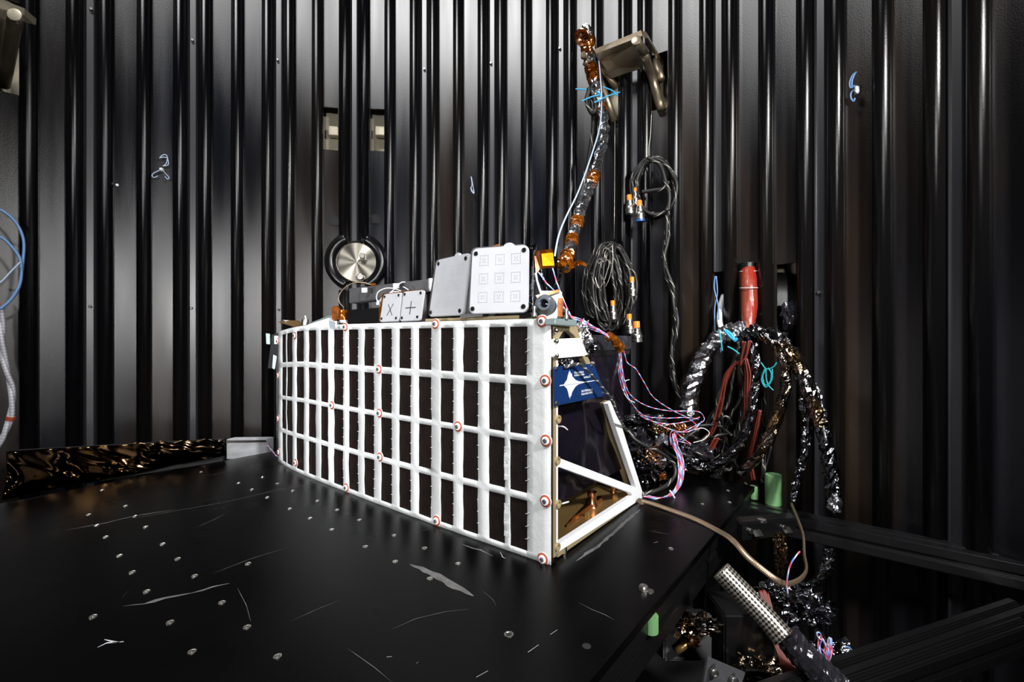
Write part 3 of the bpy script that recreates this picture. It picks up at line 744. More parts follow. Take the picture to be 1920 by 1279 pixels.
def fbox():
    V = []; Fc = []; uvs = None
    def quad(a, b2, c_, d_, nu, nv, seed, amp=.006):
        base = len(V); n = (b2 - a).cross(d_ - a).normalized()
        for j in range(nv + 1):
            for i in range(nu + 1):
                u, v = i / nu, j / nv
                p = a.lerp(b2, u).lerp(d_.lerp(c_, u), v); e = min(1, 9 * min(u, 1 - u, v, 1 - v))
                V.append(p + n * amp * e * (noise.noise(Vector((u * 4 + seed, v * 2.2, 0))) * 1.5 + noise.noise(Vector((u * 11, v * 6 + seed, 2))) * .35))
        for j in range(nv):
            for i in range(nu): Fc.append((base + j * (nu + 1) + i, base + j * (nu + 1) + i + 1, base + (j + 1) * (nu + 1) + i + 1, base + (j + 1) * (nu + 1) + i))
    za, zc = zb - .03, zt_ - .035
    lo = [z_(c00, za), z_(c01, za + .0), z_(c11, za), z_(c10, za)]; hi_ = [z_(c00, zc), z_(c01, zc), z_(c11, zc), z_(c10, zc)]
    quad(lo[0], lo[1], hi_[1], hi_[0], 40, 36, 1)
    quad(lo[1], lo[2], hi_[2], hi_[1], 40, 20, 5)
    quad(lo[2], lo[3], hi_[3], hi_[2], 20, 20, 9)
    quad(hi_[0], hi_[1], hi_[2], hi_[3], 20, 30, 13)
    quad(lo[3], lo[2], lo[1], lo[0], 4, 4, 17)
    quad(lo[3], lo[0], hi_[0], hi_[3], 20, 6, 19, .001)
    return mesh('foil_wrapped_box', V, Fc, M['purplefoil'], inst, smooth=True)
fbox()
prism('black_foil_flap', [E(x, y, .03) for x, y in [(1112, 628), (1183, 630), (1183, 655), (1113, 657)]], UD * .003, M['darkfoil'], inst)
prism('black_foil_flap', [E(x, y, .033) for x, y in [(1112, 655), (1182, 657), (1180, 664), (1113, 668)]], UD * .003, M['dark'], inst)
for x, y, r, s_ in ((1090, 622, .016, 1), (1098, 636, .015, 2), (1104, 655, .014, 3), (1066, 680, .010, 4), (1052, 682, .008, 9)):
    crumple('foil_scrap', E(x, y, .012), r, M['foil'] if s_ in (1, 2, 4) else M['mylar'], inst, seed=s_, amp=.6, sub=3, scale=(.8, .5, 1.1))
tube('cable_tie', [E(1047, 947, .012), E(1056, 944, .0), E(1066, 941, -.002)], .0016, M['whitewire'], inst, n=6)
tube('cable_tie', [E(1046, 800, .012), E(1056, 800, .0), E(1064, 806, -.002)], .0013, M['whitewire'], inst, n=6)
# left end: black side wall with strap
pl = cpt(530)[0]
prism('end_wall', [z_(pl, ZT), z_(pl + VD * .16, ZT), z_(pl + VD * .16, ZT + .40), z_(pl, ZT + .395)], -VD.cross(Vector((0, 0, 1))) * .004, M['purplefoil'], inst)
d0 = 1.50
strap = sheet('strap', lambda u, v: P(*([lambda t: (560 - 42 * t / .35 if t < .35 else 518 - (t - .35) * 12, 611 + 14 * t / .35 if t < .35 else 625 + (t - .35) * 100)][0](v)), d0 + .03 * v) + Vector((.022 * (u - .5), .012 * (u - .5), .012 * (u - .5) * (1 if v < .35 else 0))), 3, 24,
              mat('woven_black_strap', (.02, .022, .026), .8, c2=(.05, .055, .065), sc_=400), inst, th=.003)
prism('strap_label', [P(x, y, d0 - .02) for x, y in [(498, 625), (506, 626), (506, 646), (499, 645)]], (0, .003, 0), M['teal'], inst, bev=.001)
prism('strap_label', [P(x, y, d0 - .01) for x, y in [(512, 665), (519, 668), (515, 693), (510, 691)]], (0, .003, 0), M['teal'], inst, bev=.001)
ct = prism('corner_tag', [S(520, .05, .012) + Vector((x, 0, z)) for x, z in [(-.012, -.014), (.0, -.014), (.0, .012), (-.012, .012)]], (0, .003, 0), M['whitepaint'], inst, bev=.0005)

# --- hardware on the top deck
def screws(q, uv, r, parent, m=None):
    for u, v in uv: lathe('screw', q.at(u, v, .0058), q.n, [(r, 0), (r, .0012), (r * .85, .002), (r * .5, .002), (r * .45, .0008)], m or M['dark'], parent, 18)
def dots(q, cells, parent, k=5, half=.075, r=.0006, m=None):
    V, Fc = [], []; W_, H_ = q.size()
    def dot(u, v):
        b0 = len(V); e = r / W_; f = r / H_
        V.extend([q.at(u - e, v - f, .0062), q.at(u + e, v - f, .0062), q.at(u + e, v + f, .0062), q.at(u - e, v + f, .0062)]); Fc.append((b0, b0 + 1, b0 + 2, b0 + 3))
    for cu, cv in cells:
        for i in range(k + 1):
            t = -half + 2 * half * i / k
            for a, b2 in ((t, -half), (t, half), (-half, t), (half, t)): dot(cu + a, cv + b2)
            if i in (1, 4): dot(cu + t * .5, cv + t * .5); dot(cu + t * .5, cv - t * .5)
        dot(cu, cv)
    mesh('dot_pattern', V, Fc, m or M['void'], parent)
def antenna(corners, bump_at, scr_uv, grid, lab, rad=.011, th=.006, r=.0046):
    q = Quad(*corners); o = plate('antenna_plate', q, M['ant'], inst, th, rad, bump_at); o['label'] = lab
    if scr_uv: screws(q, scr_uv, r, o)
    return q, o
c4 = [(.085, .915), (.915, .915), (.915, .085), (.075, .085)]
qa, oa = antenna([(888, 468, .912), (993, 460.5, .868), (992, 587, .848), (882, 590, .892)], (.66, .0115), [(.075, .915), (.925, .92), (.925, .085), (.06, .075)], None, 'large white square antenna plate with dotted squares')
dots(qa, [(.23 + .28 * i, .24 + .28 * j) for i in range(3) for j in range(3)], oa)
q2a = Quad((888, 468, .932), (993, 460.5, .888), (992, 587, .868), (882, 590, .912)); plate('antenna_back', q2a, M['grey'], inst, .012, .011)
qb, ob = antenna([(823, 489, 1.03), (886, 475, .935), (873, 592, .925), (807.5, 595, 1.02)], (.63, .0105), [(.085, .925), (.90, .92), (.90, .075), (.06, .075)], None, 'white antenna plate left of the large dotted one')
dots(qb, [(.26 + .25 * i, .24 + .26 * j) for i in range(3) for j in range(3)], ob, r=.0004, m=M['grey'])
q2b = Quad((824, 490, 1.05), (887, 476, .955), (874, 592, .945), (809, 595, 1.04)); plate('antenna_back', q2b, M['grey'], inst, .012, .011)
for cs, kind in (([(723, 553, 1.10), (757, 549, 1.055), (751, 604, 1.045), (715.5, 605, 1.09)], 'x'), ([(760, 548, 1.055), (799, 544.5, 1.01), (791, 602, 1.0), (753.5, 604, 1.045)], '+')):
    q, o = antenna(cs, None, None, None, 'small white antenna plate marked with a %s' % ('cross saltire' if kind == 'x' else 'plus sign'), rad=.006)
    screws(q, [(.10, .90), (.87, .90), (.87, .12), (.10, .12)], .0032, o)
    seg = [((.36, .22), (.64, .62)), ((.64, .22), (.36, .62))] if kind == 'x' else [((.47, .22), (.47, .66)), ((.22, .44), (.72, .44))]
    for (a, b2), (c_, d_) in seg:
        t_ = Vector((c_ - a, d_ - b2)).normalized(); nx, ny = -t_.y * .014, t_.x * .014
        prism('slot_mark', [q.at(a + nx, b2 + ny, .0061), q.at(a - nx, b2 - ny, .0061), q.at(c_ - nx, d_ - ny, .0061), q.at(c_ + nx, d_ + ny, .0061)], q.n * .0003, M['void'], o)
    qq = Quad(*[(x + 1, y, d + .02) for x, y, d in cs]); plate('antenna_back', qq, M['kapton'], inst, .012, .006)
# deck rail below the antennas
prism('deck_rail', [P(x, y, d) for x, y, d in [(797, 598, 1.0), (1000, 590, .84), (1000, 597, .84), (797, 603, 1.0)]], (.02, .03, 0), M['tan'], inst, bev=.001)
for x0, x1, d in ((862, 905, .90), (973, 997, .842)):
    prism('foot_clip', [P(x0, 589, d), P(x1, 587, d - .02), P(x1, 593, d - .02), P(x0, 597, d)], (.01, .015, 0), M['dark'], inst, bev=.001)
# silver foil edge and kapton behind the big antenna
prism('foil_edge', [P(x, y, d) for x, y, d in [(990, 462, .90), (1006, 457, .89), (1003, 475, .885), (1001, 480, .88), (1000, 592, .86), (993, 592, .86)]], (.003, .01, 0), M['mylar'], inst)
prism('amber_tape', [P(x, y, .93) for x, y in [(905, 468), (935, 457), (939, 464), (925, 470)]], (0, .006, 0), M['kapton'], inst)
# kapton sail
q = Quad((1003, 471, .88), (1036, 467, .86), (1040, 502, .86), (1013, 504, .875)); ks = plate('amber_tape_sail', q, M['kapton'], inst, .0006, .002, bev=0)
q = Quad((1016, 476, .873), (1036.5, 474, .858), (1039.5, 498, .858), (1018, 499, .87)); plate('yellow_tag', q, M['yellow'], ks, .0012, .001, bev=0)
prism('amber_tape', [P(x, y, .88) for x, y in [(1002, 480), (1006, 480), (1012, 505), (1005, 515)]], (0, .004, 0), M['kapton'], inst)
tube('white_rod', [P(1004, 512, .88), P(1008, 530, .88), P(1016, 556, .875)], .0022, M['whitepaint'], inst)
tube('grey_strut', [P(1012, 505, .91), P(1020, 530, .91), P(1027, 556, .90)], .006, M['mylar'], inst, n=12)
# camera head
hd = P(1022, 571, .825); ax = Vector((-.25, -1, .05)).normalized()
box('sensor_block', P(1032, 572, .86), .04, .03, .05, M['teal'], inst, bev=.002)
ln = lathe('camera_housing', hd, ax, [(.0175, -.03), (.0175, -.004), (.0185, -.004), (.0185, .0), (.0165, .002), (.014, .010), (.0115, .016), (.0085, .016), (.0065, .010)], M['lens'], inst, 40); ln['label'] = 'blue-grey round camera housing'
lathe('lens', hd + ax * .008, ax, [(.0075, 0), (.0075, .002), (.003, .0035)], M['glass'], ln, 24)
prism('amber_tape', [P(x, y, .83) for x, y in [(1005, 554), (1046, 543), (1050, 547), (1008, 560)]], (0, .01, -.002), M['kapton'], inst)
box('amber_wrapped_block', P(1050, 577, .84), .010, .02, .034, M['kapton'], inst, bev=.001)
for x, y in ((1002, 588), (1062, 593)): lathe('deck_standoff', P(x, y + 5, .80), (0, 0, 1), [(.0055, 0), (.0055, .006), (.003, .006), (.003, .013), (.0045, .013), (.0045, .017)], M['steel'], inst, 16)
# black box, kapton-wrapped knob, grey beam with clips
prism('black_box', [P(x, y, d) for x, y, d in [(651, 581, 1.17), (711, 577, 1.10), (711, 605, 1.10), (651, 607, 1.17)]], (.04, .05, 0), M['dark'], inst, bev=.001)
prism('amber_bracket', [P(x, y, d) for x, y, d in [(710, 573, 1.10), (716, 577, 1.095), (722, 603, 1.09), (711, 604, 1.10)]], (.01, .015, 0), M['kapton'], inst)
lathe('amber_wrapped_can', P(644, 606, 1.19), (0, 0, 1), [(.0115, 0), (.0115, .010), (.0105, .012), (.0105, .024), (.0115, .026), (.0115, .034)], M['kapton'], inst, 24)
lathe('can_band', P(645, 605.5, 1.185), (0, 0, 1), [(.0112, .0), (.0112, .007)], M['alu'], inst, 24)
box('dark_can', P(630, 588, 1.22), .018, .02, .04, M['kapton'], inst, bev=.004)
prism('blue_tape_tab', [P(x, y, 1.16) for x, y in [(616, 602), (628, 604), (627, 618), (618, 616)]], (0, .001, 0), M['lens'], inst)
prism('grey_beam', [P(x, y, d) for x, y, d in [(654, 541, 1.28), (740, 531, 1.19), (806, 522.5, 1.12), (812, 523, 1.115), (812, 546, 1.115), (740, 558, 1.19), (654, 569, 1.28)]], (.018, .024, 0), M['grey'], inst, bev=.002)
lathe('beam_end', P(809, 546.5, 1.115), (0, 0, 1), [(.007, 0), (.0075, .001), (.0075, .030), (.007, .031)], M['alu'], inst, 24)
for x, y, d in ((686, 545, 1.235), (745, 537, 1.175)):
    o = box('beam_clip', P(x, y, d) + Vector((0, -.006, 0)), .016, .012, .013, M['alu'], inst, bev=.0008)
    box('clip_jaw', P(x + 9, y + .5, d - .01) + Vector((0, -.005, 0)), .010, .010, .014, M['dark'], o, bev=.0008)
for k, pts in enumerate([[(710, 565), (706, 560), (709, 548), (722, 541), (738, 541), (752, 546)], [(710, 567), (716, 559), (730, 550), (742, 540), (752, 530), (760, 529)], [(712, 567), (722, 556), (736, 548), (748, 547)], [(756, 538), (762, 541), (766, 544)]]):
    tube('white_wire', [P(x, y, 1.13) for x, y in pts], .0013, M['whitewire'], inst, n=6)
lathe('wire_collar', P(709, 572, 1.12), (.05, 0, 1), [(.0045, 0), (.0045, .006), (.0035, .011)], M['whitepaint'], inst, 12)
tube('tinned_wire', [P(x, y, 1.2) for x, y in [(645, 577), (636, 566), (636, 554), (645, 541), (662, 531), (680, 530), (696, 534)]], .0016, M['tinbraid'], inst, n=6)
lathe('amber_bead', P(696, 534, 1.2), (1, 0, 0), [(.004, 0), (.004, .012)], M['kapton'], inst, 10)
# white sloping sheets on the left of the deck
prism('white_sheet', [P(x, y, d) for x, y, d in [(574, 610, 1.33), (617, 596, 1.25), (617, 611, 1.22), (574, 612, 1.31)]], (.01, .03, 0), M['whitepaint'], inst)
prism('grey_sheet', [P(x, y, d) for x, y, d in [(580, 606, 1.36), (616, 592, 1.28), (617, 597, 1.26), (576, 609, 1.34)]], (.01, .03, 0), M['teal'], inst)
lathe('steel_knob', P(572, 610, 1.37), (0, 0, 1), [(.010, 0), (.010, .012), (.009, .018), (.004, .018)], M['steel'], inst, 20)
tube('white_pin', [P(572, 592, 1.33), P(575, 604, 1.33)], .0020, M['whitepaint'], inst, sub=2)
prism('gold_flap', [P(x, y, d) for x, y, d in [(522, 604.5, 1.50), (529, 601, 1.52), (558, 602, 1.46), (571, 611, 1.38), (550, 613, 1.40)]], (0, .01, .002), M['gold'], inst, bev=.001)
prism('cream_block', [P(x, y, 1.50) for x, y in [(530, 600), (561, 602), (561, 607), (545, 606)]], (0, .02, 0), M['white'], inst)
# lacing cord over the plaque
foil_pts = [(1058, 689, -.012), (1084, 683, -.02), (1100, 694, -.025), (1122, 718, -.028), (1145, 748, -.030), (1160, 782, -.02), (1176, 810, 0.01)]
tube('silver_laced_cord', [E(x, y, o_) for x, y, o_ in foil_pts], .0028, spiral('laced_black_cord', [(0, (.02, .02, .024)), (.6, (.35, .36, .38)), (.75, (.03, .03, .035))], .12), inst, n=10)

# ------------------------------------------------------------------ steel bracket high on the back wall
def bracket(name, lab, grp=None): 
    o = empty(name, (0, 0, 0)); tag(o, lab, 'bracket'); return o
br = empty('wall_bracket', W(1180, 150, .1)); tag(br, 'tarnished steel shelf bracket high on the wall right of the foil mast', 'bracket')
bp = [(1118, 96, 1.50), (1203, 57, 1.40), (1205, 128, 1.52), (1145, 147, 1.62), (1126, 126, 1.60)]
prism('bracket_plate', [P(1117, 101, 1.50), P(1203, 68, 1.40), P(1206, 127, 1.50), P(1145, 147, 1.56), P(1125, 127, 1.56)], (.004, .012, .006), M['bracket'], br, bev=.001)
prism('bracket_lip', [P(1114, 92, 1.50), P(1202, 56, 1.40), P(1205, 67, 1.39), P(1118, 101, 1.49)], (.012, .035, .0), M['bracket'], br, bev=.001)
prism('bracket_side', [P(1203, 57, 1.40), P(1207, 70, 1.40), P(1237, 122, 1.56), P(1236, 112, 1.56)], (.014, .004, 0), M['bracket'], br, bev=.001)
tube('bracket_tube', [P(1192, 77, 1.36), P(1210, 100, 1.43)], .0135, M['bracket'], br, n=20, sub=2)
tube('bracket_tube', [P(1207, 96, 1.42), P(1224, 150, 1.50), W(1240, 206, .0)], .0135, M['bracket'], br, n=20, sub=3)
tube('bracket_tube', [P(1226, 105, 1.55), W(1240, 150, .0)], .0125, M['bracket'], br, n=20, sub=2)
tube('bracket_tube', [P(1097, 116, 1.56), P(1112, 132, 1.58)], .0115, M['bracket'], br, n=20, sub=2)
tube('bracket_tube', [P(1118, 130, 1.58), W(1152, 228, .0)], .0125, M['bracket'], br, n=20, sub=2)
tube('bracket_tube', [P(1125, 124, 1.58), W(1156, 165, .0)], .0115, M['bracket'], br, n=20, sub=2)
lathe('tube_end', P(1193, 77, 1.36), (-.35, -1, .1), [(.0142, 0), (.0142, .004), (.012, .005)], M['bracket'], br, 24)
box('tube_end', P(1094, 104, 1.56), .016, .016, .022, M['bracket'], br, bev=.003)

b2_ = empty('wall_bracket', W(20, 80, .1)); tag(b2_, 'steel shelf bracket cut off by the photo\'s top left corner', 'bracket')
prism('bracket_lip', [P(-30, -14, 1.10), P(46, 15, 1.18), P(45, 28, 1.18), P(-30, 8, 1.10)], (-.01, .04, 0), M['beige'], b2_, bev=.001)
lathe('tube_end', P(29, 29, 1.15), (.25, -1, 0), [(.0150, 0), (.0150, .004), (.013, .005)], M['beige'], b2_, 24)
tube('bracket_tube', [P(31, 30, 1.165), P(24, 60, 1.19), P(6, 158, 1.32)], .0155, M['bracket'], b2_, n=20, sub=2)
tube('bracket_tube', [P(14, 10, 1.2), P(-8, 130, 1.34)], .0155, M['bracket'], b2_, n=20, sub=2)
prism('bracket_plate', [P(-60, 5, 1.2), P(22, 16, 1.2), P(2, 60, 1.3), P(-60, 60, 1.3)], (0, .01, 0), M['bracket'], b2_)

# ------------------------------------------------------------------ foil mast leaning from the instrument up to the bracket
mast = empty('foil_wrapped_mast', P(1058, 505, .98)); tag(mast, 'foil wrapped cable mast with amber tape rising behind the instrument', 'mast')
mp = [(1098, 66), (1102, 88), (1107, 120), (1116, 158), (1124, 190), (1131, 225), (1131, 258), (1122, 300), (1108, 345), (1092, 385), (1078, 430), (1067, 468), (1058, 500)]
md = [1.58, 1.58, 1.57, 1.56, 1.55, 1.52, 1.48, 1.40, 1.32, 1.24, 1.16, 1.08, 1.0]
mpts = [P(x, y, d) for (x, y), d in zip(mp, md)]
foil_tube('foil_wrap', mpts, lambda t: .0195 - .0085 * t, M['foil'], mast, 3, .26, 12)
ms = spline(mpts, 10)
def band(t0, t1, k, m, seed):
    i0, i1 = int(t0 * (len(ms) - 1)), int(t1 * (len(ms) - 1)) + 1
    foil_tube('amber_band', ms[i0:i1 + 1], (.0215 - .0085 * (t0 + t1) / 2) * k, m, mast, seed, .22, 12)
for k, (a, b2) in enumerate([(.03, .12), (.18, .24), (.36, .375), (.64, .665), (.80, .82), (.87, .89), (.935, .95), (.965, 1.0)]): band(a, b2, 1.03, M['kapton'], 11 + k)
lathe('copper_bell', P(1091, 70, 1.55), (-.35, -.5, -.55), [(.010, -.035), (.020, -.018), (.027, .0), (.025, .002), (.016, -.014), (.012, -.016)], M['copper'], mast, 24)
crumple('foil_tip', P(1100, 62, 1.58), .026, M['foil'], mast, seed=8, amp=.3, sub=3, scale=(.8, .7, 1.0))
crumple('amber_wrap', P(1106, 84, 1.56), .018, M['kapton'], mast, seed=9, amp=.4, sub=3, scale=(.8, .7, 1.3))
sheet('amber_sail', lambda u, v: P(1062 + 38 * u, 488 + 5 * u + (14 - 8 * u) * v + 3 * math.sin(u * 7), 1.02 + .01 * math.sin(u * 9 + v * 3)), 10, 4, M['kapton'], mast, th=.0006)
crumple('amber_wrap', P(1056, 492, 1.0), .012, M['kapton'], mast, seed=19, amp=.5, sub=3)
tube('grey_tube', [P(1054, 500, 1.0), P(1049, 520, .97), P(1040, 548, .93), P(1036, 592, .89)], .0055, M['mylar'], mast, n=12)
tube('blue_cord', [P(x, y, d) for x, y, d in [(1112, 88, 1.54), (1122, 112, 1.53), (1126, 150, 1.52), (1128, 190, 1.50), (1124, 240, 1.46), (1106, 300, 1.40), (1084, 360, 1.3), (1062, 405, 1.2), (1048, 440, 1.1), (1040, 480, 1.0)]], .0022, M['palecord'], mast)
tube('black_braided_cable', [W(x, y, .06) for x, y in [(1104, 166), (1112, 200), (1113, 240), (1106, 290), (1098, 330), (1082, 390), (1072, 440)]], .009, M['blackcable'], mast)
tube('black_braided_cable', [W(x, y, .08) for x, y in [(1105, 170), (1100, 190), (1110, 212), (1118, 200), (1110, 172)]], .008, M['blackcable'], mast)
for k, pts in enumerate([[(1079, 167), (1100, 168)], [(1130, 163), (1148, 170), (1158, 180)], [(1120, 190), (1140, 180), (1162, 173)], [(1090, 190), (1108, 182), (1124, 178)], [(1116, 170), (1126, 178), (1122, 188), (1114, 192)]]):
    tube('cyan_lacing', [P(x, y, 1.49) for x, y in pts], .0023, M['cyan'], mast, n=6)

# ------------------------------------------------------------------ coils of black braided cable hung by wire
def loopcable(cx, cy, rx, ry, turns, off, seed, jr=.22, open_top=0.0, px_=None):
    rr = random.Random(seed); pts = []; N = turns * 14
    ph = 0
    kx = 1; ky = 1; tx = 1; ty = 1; j = 0; jx_ = jy_ = 0; jo = 0
    for i in range(N + 1):
        if i % 4 == 0: tx = 1 + jr * (rr.random() * 2 - 1.5); ty = 1 + jr * .35 * (rr.random() * 2 - 1.3); jo = (rr.random() - .5) * .05
        kx += (tx - kx) * .3; ky += (ty - ky) * .3; j += (jo - j) * .3
        a = -pi / 2 + 2 * pi * i / 14
        x = cx + rx * kx * math.cos(a) * (1 if math.sin(a) > -.3 else .9); y = cy + ry * ky * math.sin(a)
        pts.append(W(x, y, off + j))
    return pts
def connector(x, y, off, parent, s_=1.0, cap=False, tilt=(0.05, 0, -1)):
    p = W(x, y, off); ax = Vector(tilt).normalized()
    o = lathe('connector', p, ax, [(.008 * s_, 0), (.0105 * s_, .003), (.0105 * s_, .012), (.0125 * s_, .013), (.0125 * s_, .019), (.0135 * s_, .020), (.0155 * s_, .024), (.0155 * s_, .031), (.0145 * s_, .032), (.0145 * s_, .036), (.0155 * s_, .037), (.0155 * s_, .043)], M['steel'], parent, 24)
    lathe('orange_sleeve', p - ax * .018 * s_, ax, [(.0085 * s_, 0), (.0092 * s_, .001), (.0092 * s_, .019)], M['orange'], o, 16)
    if cap: lathe('blue_cap', p + ax * .042, ax, [(.0165 * s_, 0), (.0165 * s_, .007), (.012 * s_, .008)], M['bluecap'], o, 24)
c1 = empty('cable_coil', W(1143, 560, .10)); tag(c1, 'large tangled oval coil of black braided cable behind the plaque end of the instrument', 'cable')
for k in range(9):
    rr = random.Random(100 + k)
    pts = loopcable(1142 + rr.uniform(-9, 9), 537 + rr.uniform(-5, 5), 45 - 3.4 * k + rr.uniform(0, 8), 79 - (k % 4) * 3 + rr.uniform(-5, 4), 3, .06 + .010 * k, 200 + k, .34)
    tube('cable_loop', pts, .0052, M['blackcable'], c1, n=7, sub=5)
for k in range(5):
    rr = random.Random(300 + k); x0 = 1150 + rr.uniform(-6, 6)
    tube('cable_loop', [W(x0, 458, .12), W(x0 - 14 + 9 * k - 12, 500, .16), W(x0 - 26 + 12 * k, 560, .15), W(x0 - 10 + 5 * k, 605, .14)], .005, M['blackcable'], c1, n=7, sub=8)
for k, pts in enumerate([[(1147, 462), (1136, 470), (1134, 482), (1142, 492), (1138, 510), (1130, 532), (1122, 540), (1116, 520)], [(1148, 460), (1149, 490), (1143, 520), (1135, 538)], [(1118, 492), (1124, 486), (1131, 490), (1124, 494), (1119, 490)]]):
    tube('lock_wire', [W(x, y, .19) for x, y in pts], .0014, M['wire'], c1, n=5)
for x, y, s_ in ((1185, 528, .75), (1149, 572, .75), (1180, 598, .8), (1194, 614, 1.0)): connector(x, y, .19, c1, s_)
w1 = tube('hanging_wire', [W(1153, 228, .08), W(1152.5, 330, .09), W(1151.5, 448, .10)], .0011, M['wire'], None, n=5, sub=2); tag(w1, 'thin steel wire from the bracket holding the large cable coil', 'wire')
c2 = empty('cable_coil', W(1226, 350, .08)); tag(c2, 'smaller round coil of black braided cable hanging below the steel bracket', 'cable')
for k in range(3):
    rr = random.Random(400 + k)
    tube('cable_loop', loopcable(1228 + rr.uniform(-3, 3), 351, 45 - 3 * k, 56 - 1.5 * k, 2, .06 + .014 * k, 410 + k, .16), .0058, M['blackcable'], c2, n=8, sub=6)
tube('cable_loop', [W(x, y, .11) for x, y in [(1204, 360), (1225, 357), (1245, 353), (1254, 340)]], .006, M['blackcable'], c2)
tube('cable_loop', [W(x, y, .11) for x, y in [(1215, 296), (1238, 310), (1248, 340), (1255, 365), (1253, 395)]], .0058, M['blackcable'], c2)
for k, dx in enumerate((-4, 2, 7)):
    tube('cable_tail', [W(x + dx * .8 * math.cos(i * 1.1 + k * 2), y, .08 + .01 * math.sin(i * 1.3 + k * 2)) for i, (x, y) in enumerate([(1254, 395), (1252, 420), (1247, 450), (1243, 480), (1250, 510), (1262, 540), (1266, 570), (1267, 600), (1262, 630), (1258, 660), (1261, 690), (1270, 725), (1284, 765)])], .0055, M['blackcable'], c2, n=8)
for x, y, s_, cp in ((1180, 375, .85, False), (1199, 386, .9, True), (1191, 358, .5, False), (1200, 382, .4, False)): connector(x, y, .13, c2, s_, cp)
w2 = tube('hanging_wire', [W(1222, 208, .06), W(1220, 250, .07), W(1217, 275, .08), W(1217, 296, .09)], .0013, M['wire'], None, n=5, sub=3); tag(w2, 'thin twisted wire holding the smaller round cable coil', 'wire')

# ------------------------------------------------------------------ right-hand harness pouring out of the wall opening
rs = empty('red_wire_sleeve', W(1404, 555, .02)); tag(rs, 'thick red wire bundle coming out of the middle rounded wall opening', 'cable bundle')
tube('red_sleeve', [W(x, y, o_) for x, y, o_ in [(1403, 504, -.01), (1404, 535, .02), (1405, 570, .03), (1404, 600, .05), (1404, 622, .06)]], lambda t: .0215 - .009 * max(0, t - .55) * 2.2, M['redsleeve'], rs, n=18)
lathe('black_collar', W(1402, 503, -.01), (0, 0, 1), [(.022, -.006), (.0235, -.004), (.0235, .014), (.021, .016)], M['dark'], rs, 24)
for y, r in ((509, .0238), (540, .0225), (594, .0185)):
    p = W(1404, y, .03 if y > 520 else -.005); tube('white_tie', [p + Vector((r * math.cos(a), r * math.sin(a), .002 * math.sin(a))) for a in [2 * pi * k / 16 for k in range(17)]], .0013, M['whitewire'], rs, n=5, sub=2)
wt = tube('white_tube', [W(x, y, o_) for x, y, o_ in [(1356, 555, -.06), (1351, 575, -.02), (1349, 600, .03), (1354, 622, .07)]], .0075, M['whitepaint'], None, n=14); tag(wt, 'short white tube in the narrow left rounded wall opening', 'tube')
for k, pts in enumerate([[(1343, 518), (1345, 550), (1340, 580), (1341, 630), (1344, 650)], [(1341, 518), (1339, 540), (1346, 570), (1348, 600), (1350, 640), (1352, 662)]]):
    o = tube('hanging_blue_cord', [W(x, y, .02 + .02 * k) for x, y in pts], .0018, M['bluecord'], None, n=6); tag(o, ('straighter' if k == 0 else 'crossing') + ' thin blue cord hanging in the narrow rounded wall opening', 'cord')
# dark fitting and bundle behind the right rounded opening
df = lathe('dark_flange', W(1452, 585, -.085), Vector((-.5, -1, 0)), [(.115, 0), (.115, .02), (.09, .03), (.05, .03)], M['dark'], None, 40); tag(df, 'round black flange seen inside the right rounded wall opening', 'flange')
cr = crumple('black_film_bundle', W(1482, 592, -.02), .03, M['darkfoil'], None, seed=31, amp=.4, sub=3, scale=(.7, .6, 1.3)); tag(cr, 'crumpled black film in the right rounded wall opening', 'film')

def big_foil(pts, r, m, lab, seed, off=.10, cr_=.26):
    o = foil_tube('foil_wrapped_cable', [W(*(q if len(q) == 3 else (*q, off))) for q in pts], r, m, None, seed, cr_, 12)
    return tag(o, lab, 'cable')
fa = big_foil([(1400, 618, .08), (1370, 622, .09), (1345, 637, .10), (1322, 665, .11), (1303, 705, .12), (1292, 745, .13), (1285, 778, .13)], .0215, M['foil'], 'thick silver foil wrapped cable arching down left from the wall opening', 41)
fb_ = big_foil([(1402, 618, .10), (1414, 650, .11), (1418, 700, .12), (1411, 760, .14), (1395, 820, .15), (1362, 858, .16), (1325, 872, .17), (1292, 862, .19), (1276, 830, .2)], .0115, M['mylar'], 'middle foil cable hanging and curving back left under the thick silver one', 42)
fc_ = big_foil([(1416, 622, .12), (1450, 642, .13), (1472, 680, .13), (1470, 740, .14), (1452, 800, .15), (1425, 850, .16), (1388, 888, .16)], .0125, M['goldfoil'], 'bronze tinted foil cable curving down between the middle and outer cables', 43)
fd = big_foil([(1410, 618, .11), (1452, 632, .12), (1488, 668, .12), (1515, 720, .13), (1537, 785, .14), (1552, 850, .14), (1560, 905, .15), (1565, 948, .15)], lambda t: .0185 - .005 * t, M['mylar'], 'outermost long foil wrapped cable reaching down over the rail at right', 44)
g1 = foil_tube('bronze_wrap', [W(*q) for q in [(1462, 642, .135), (1492, 676, .135), (1512, 720, .145), (1530, 770, .155), (1541, 800, .155)]], .0145, M['goldfoil'], fd, 45, .25, 10)
tube('clear_film', [W(*q) for q in [(1480, 650, .13), (1510, 695, .14), (1533, 760, .15), (1550, 830, .16)]], .0035, M['foil'], fd, n=6)
crumple('foil_tip', W(1565, 946, .17), .015, M['foil'], fd, seed=46, amp=.6, sub=3, scale=(.7, .7, 1.2))
fe = big_foil([(1497, 690, .12), (1509, 740, .12), (1514, 800, .13), (1508, 850, .14), (1498, 890, .15), (1490, 925, .16), (1487, 942, .17)], lambda t: .0125 - .007 * t, M['mylar'], 'short tapering foil cable hanging beside the outermost one', 47, cr_=.45)
rr = random.Random(77)
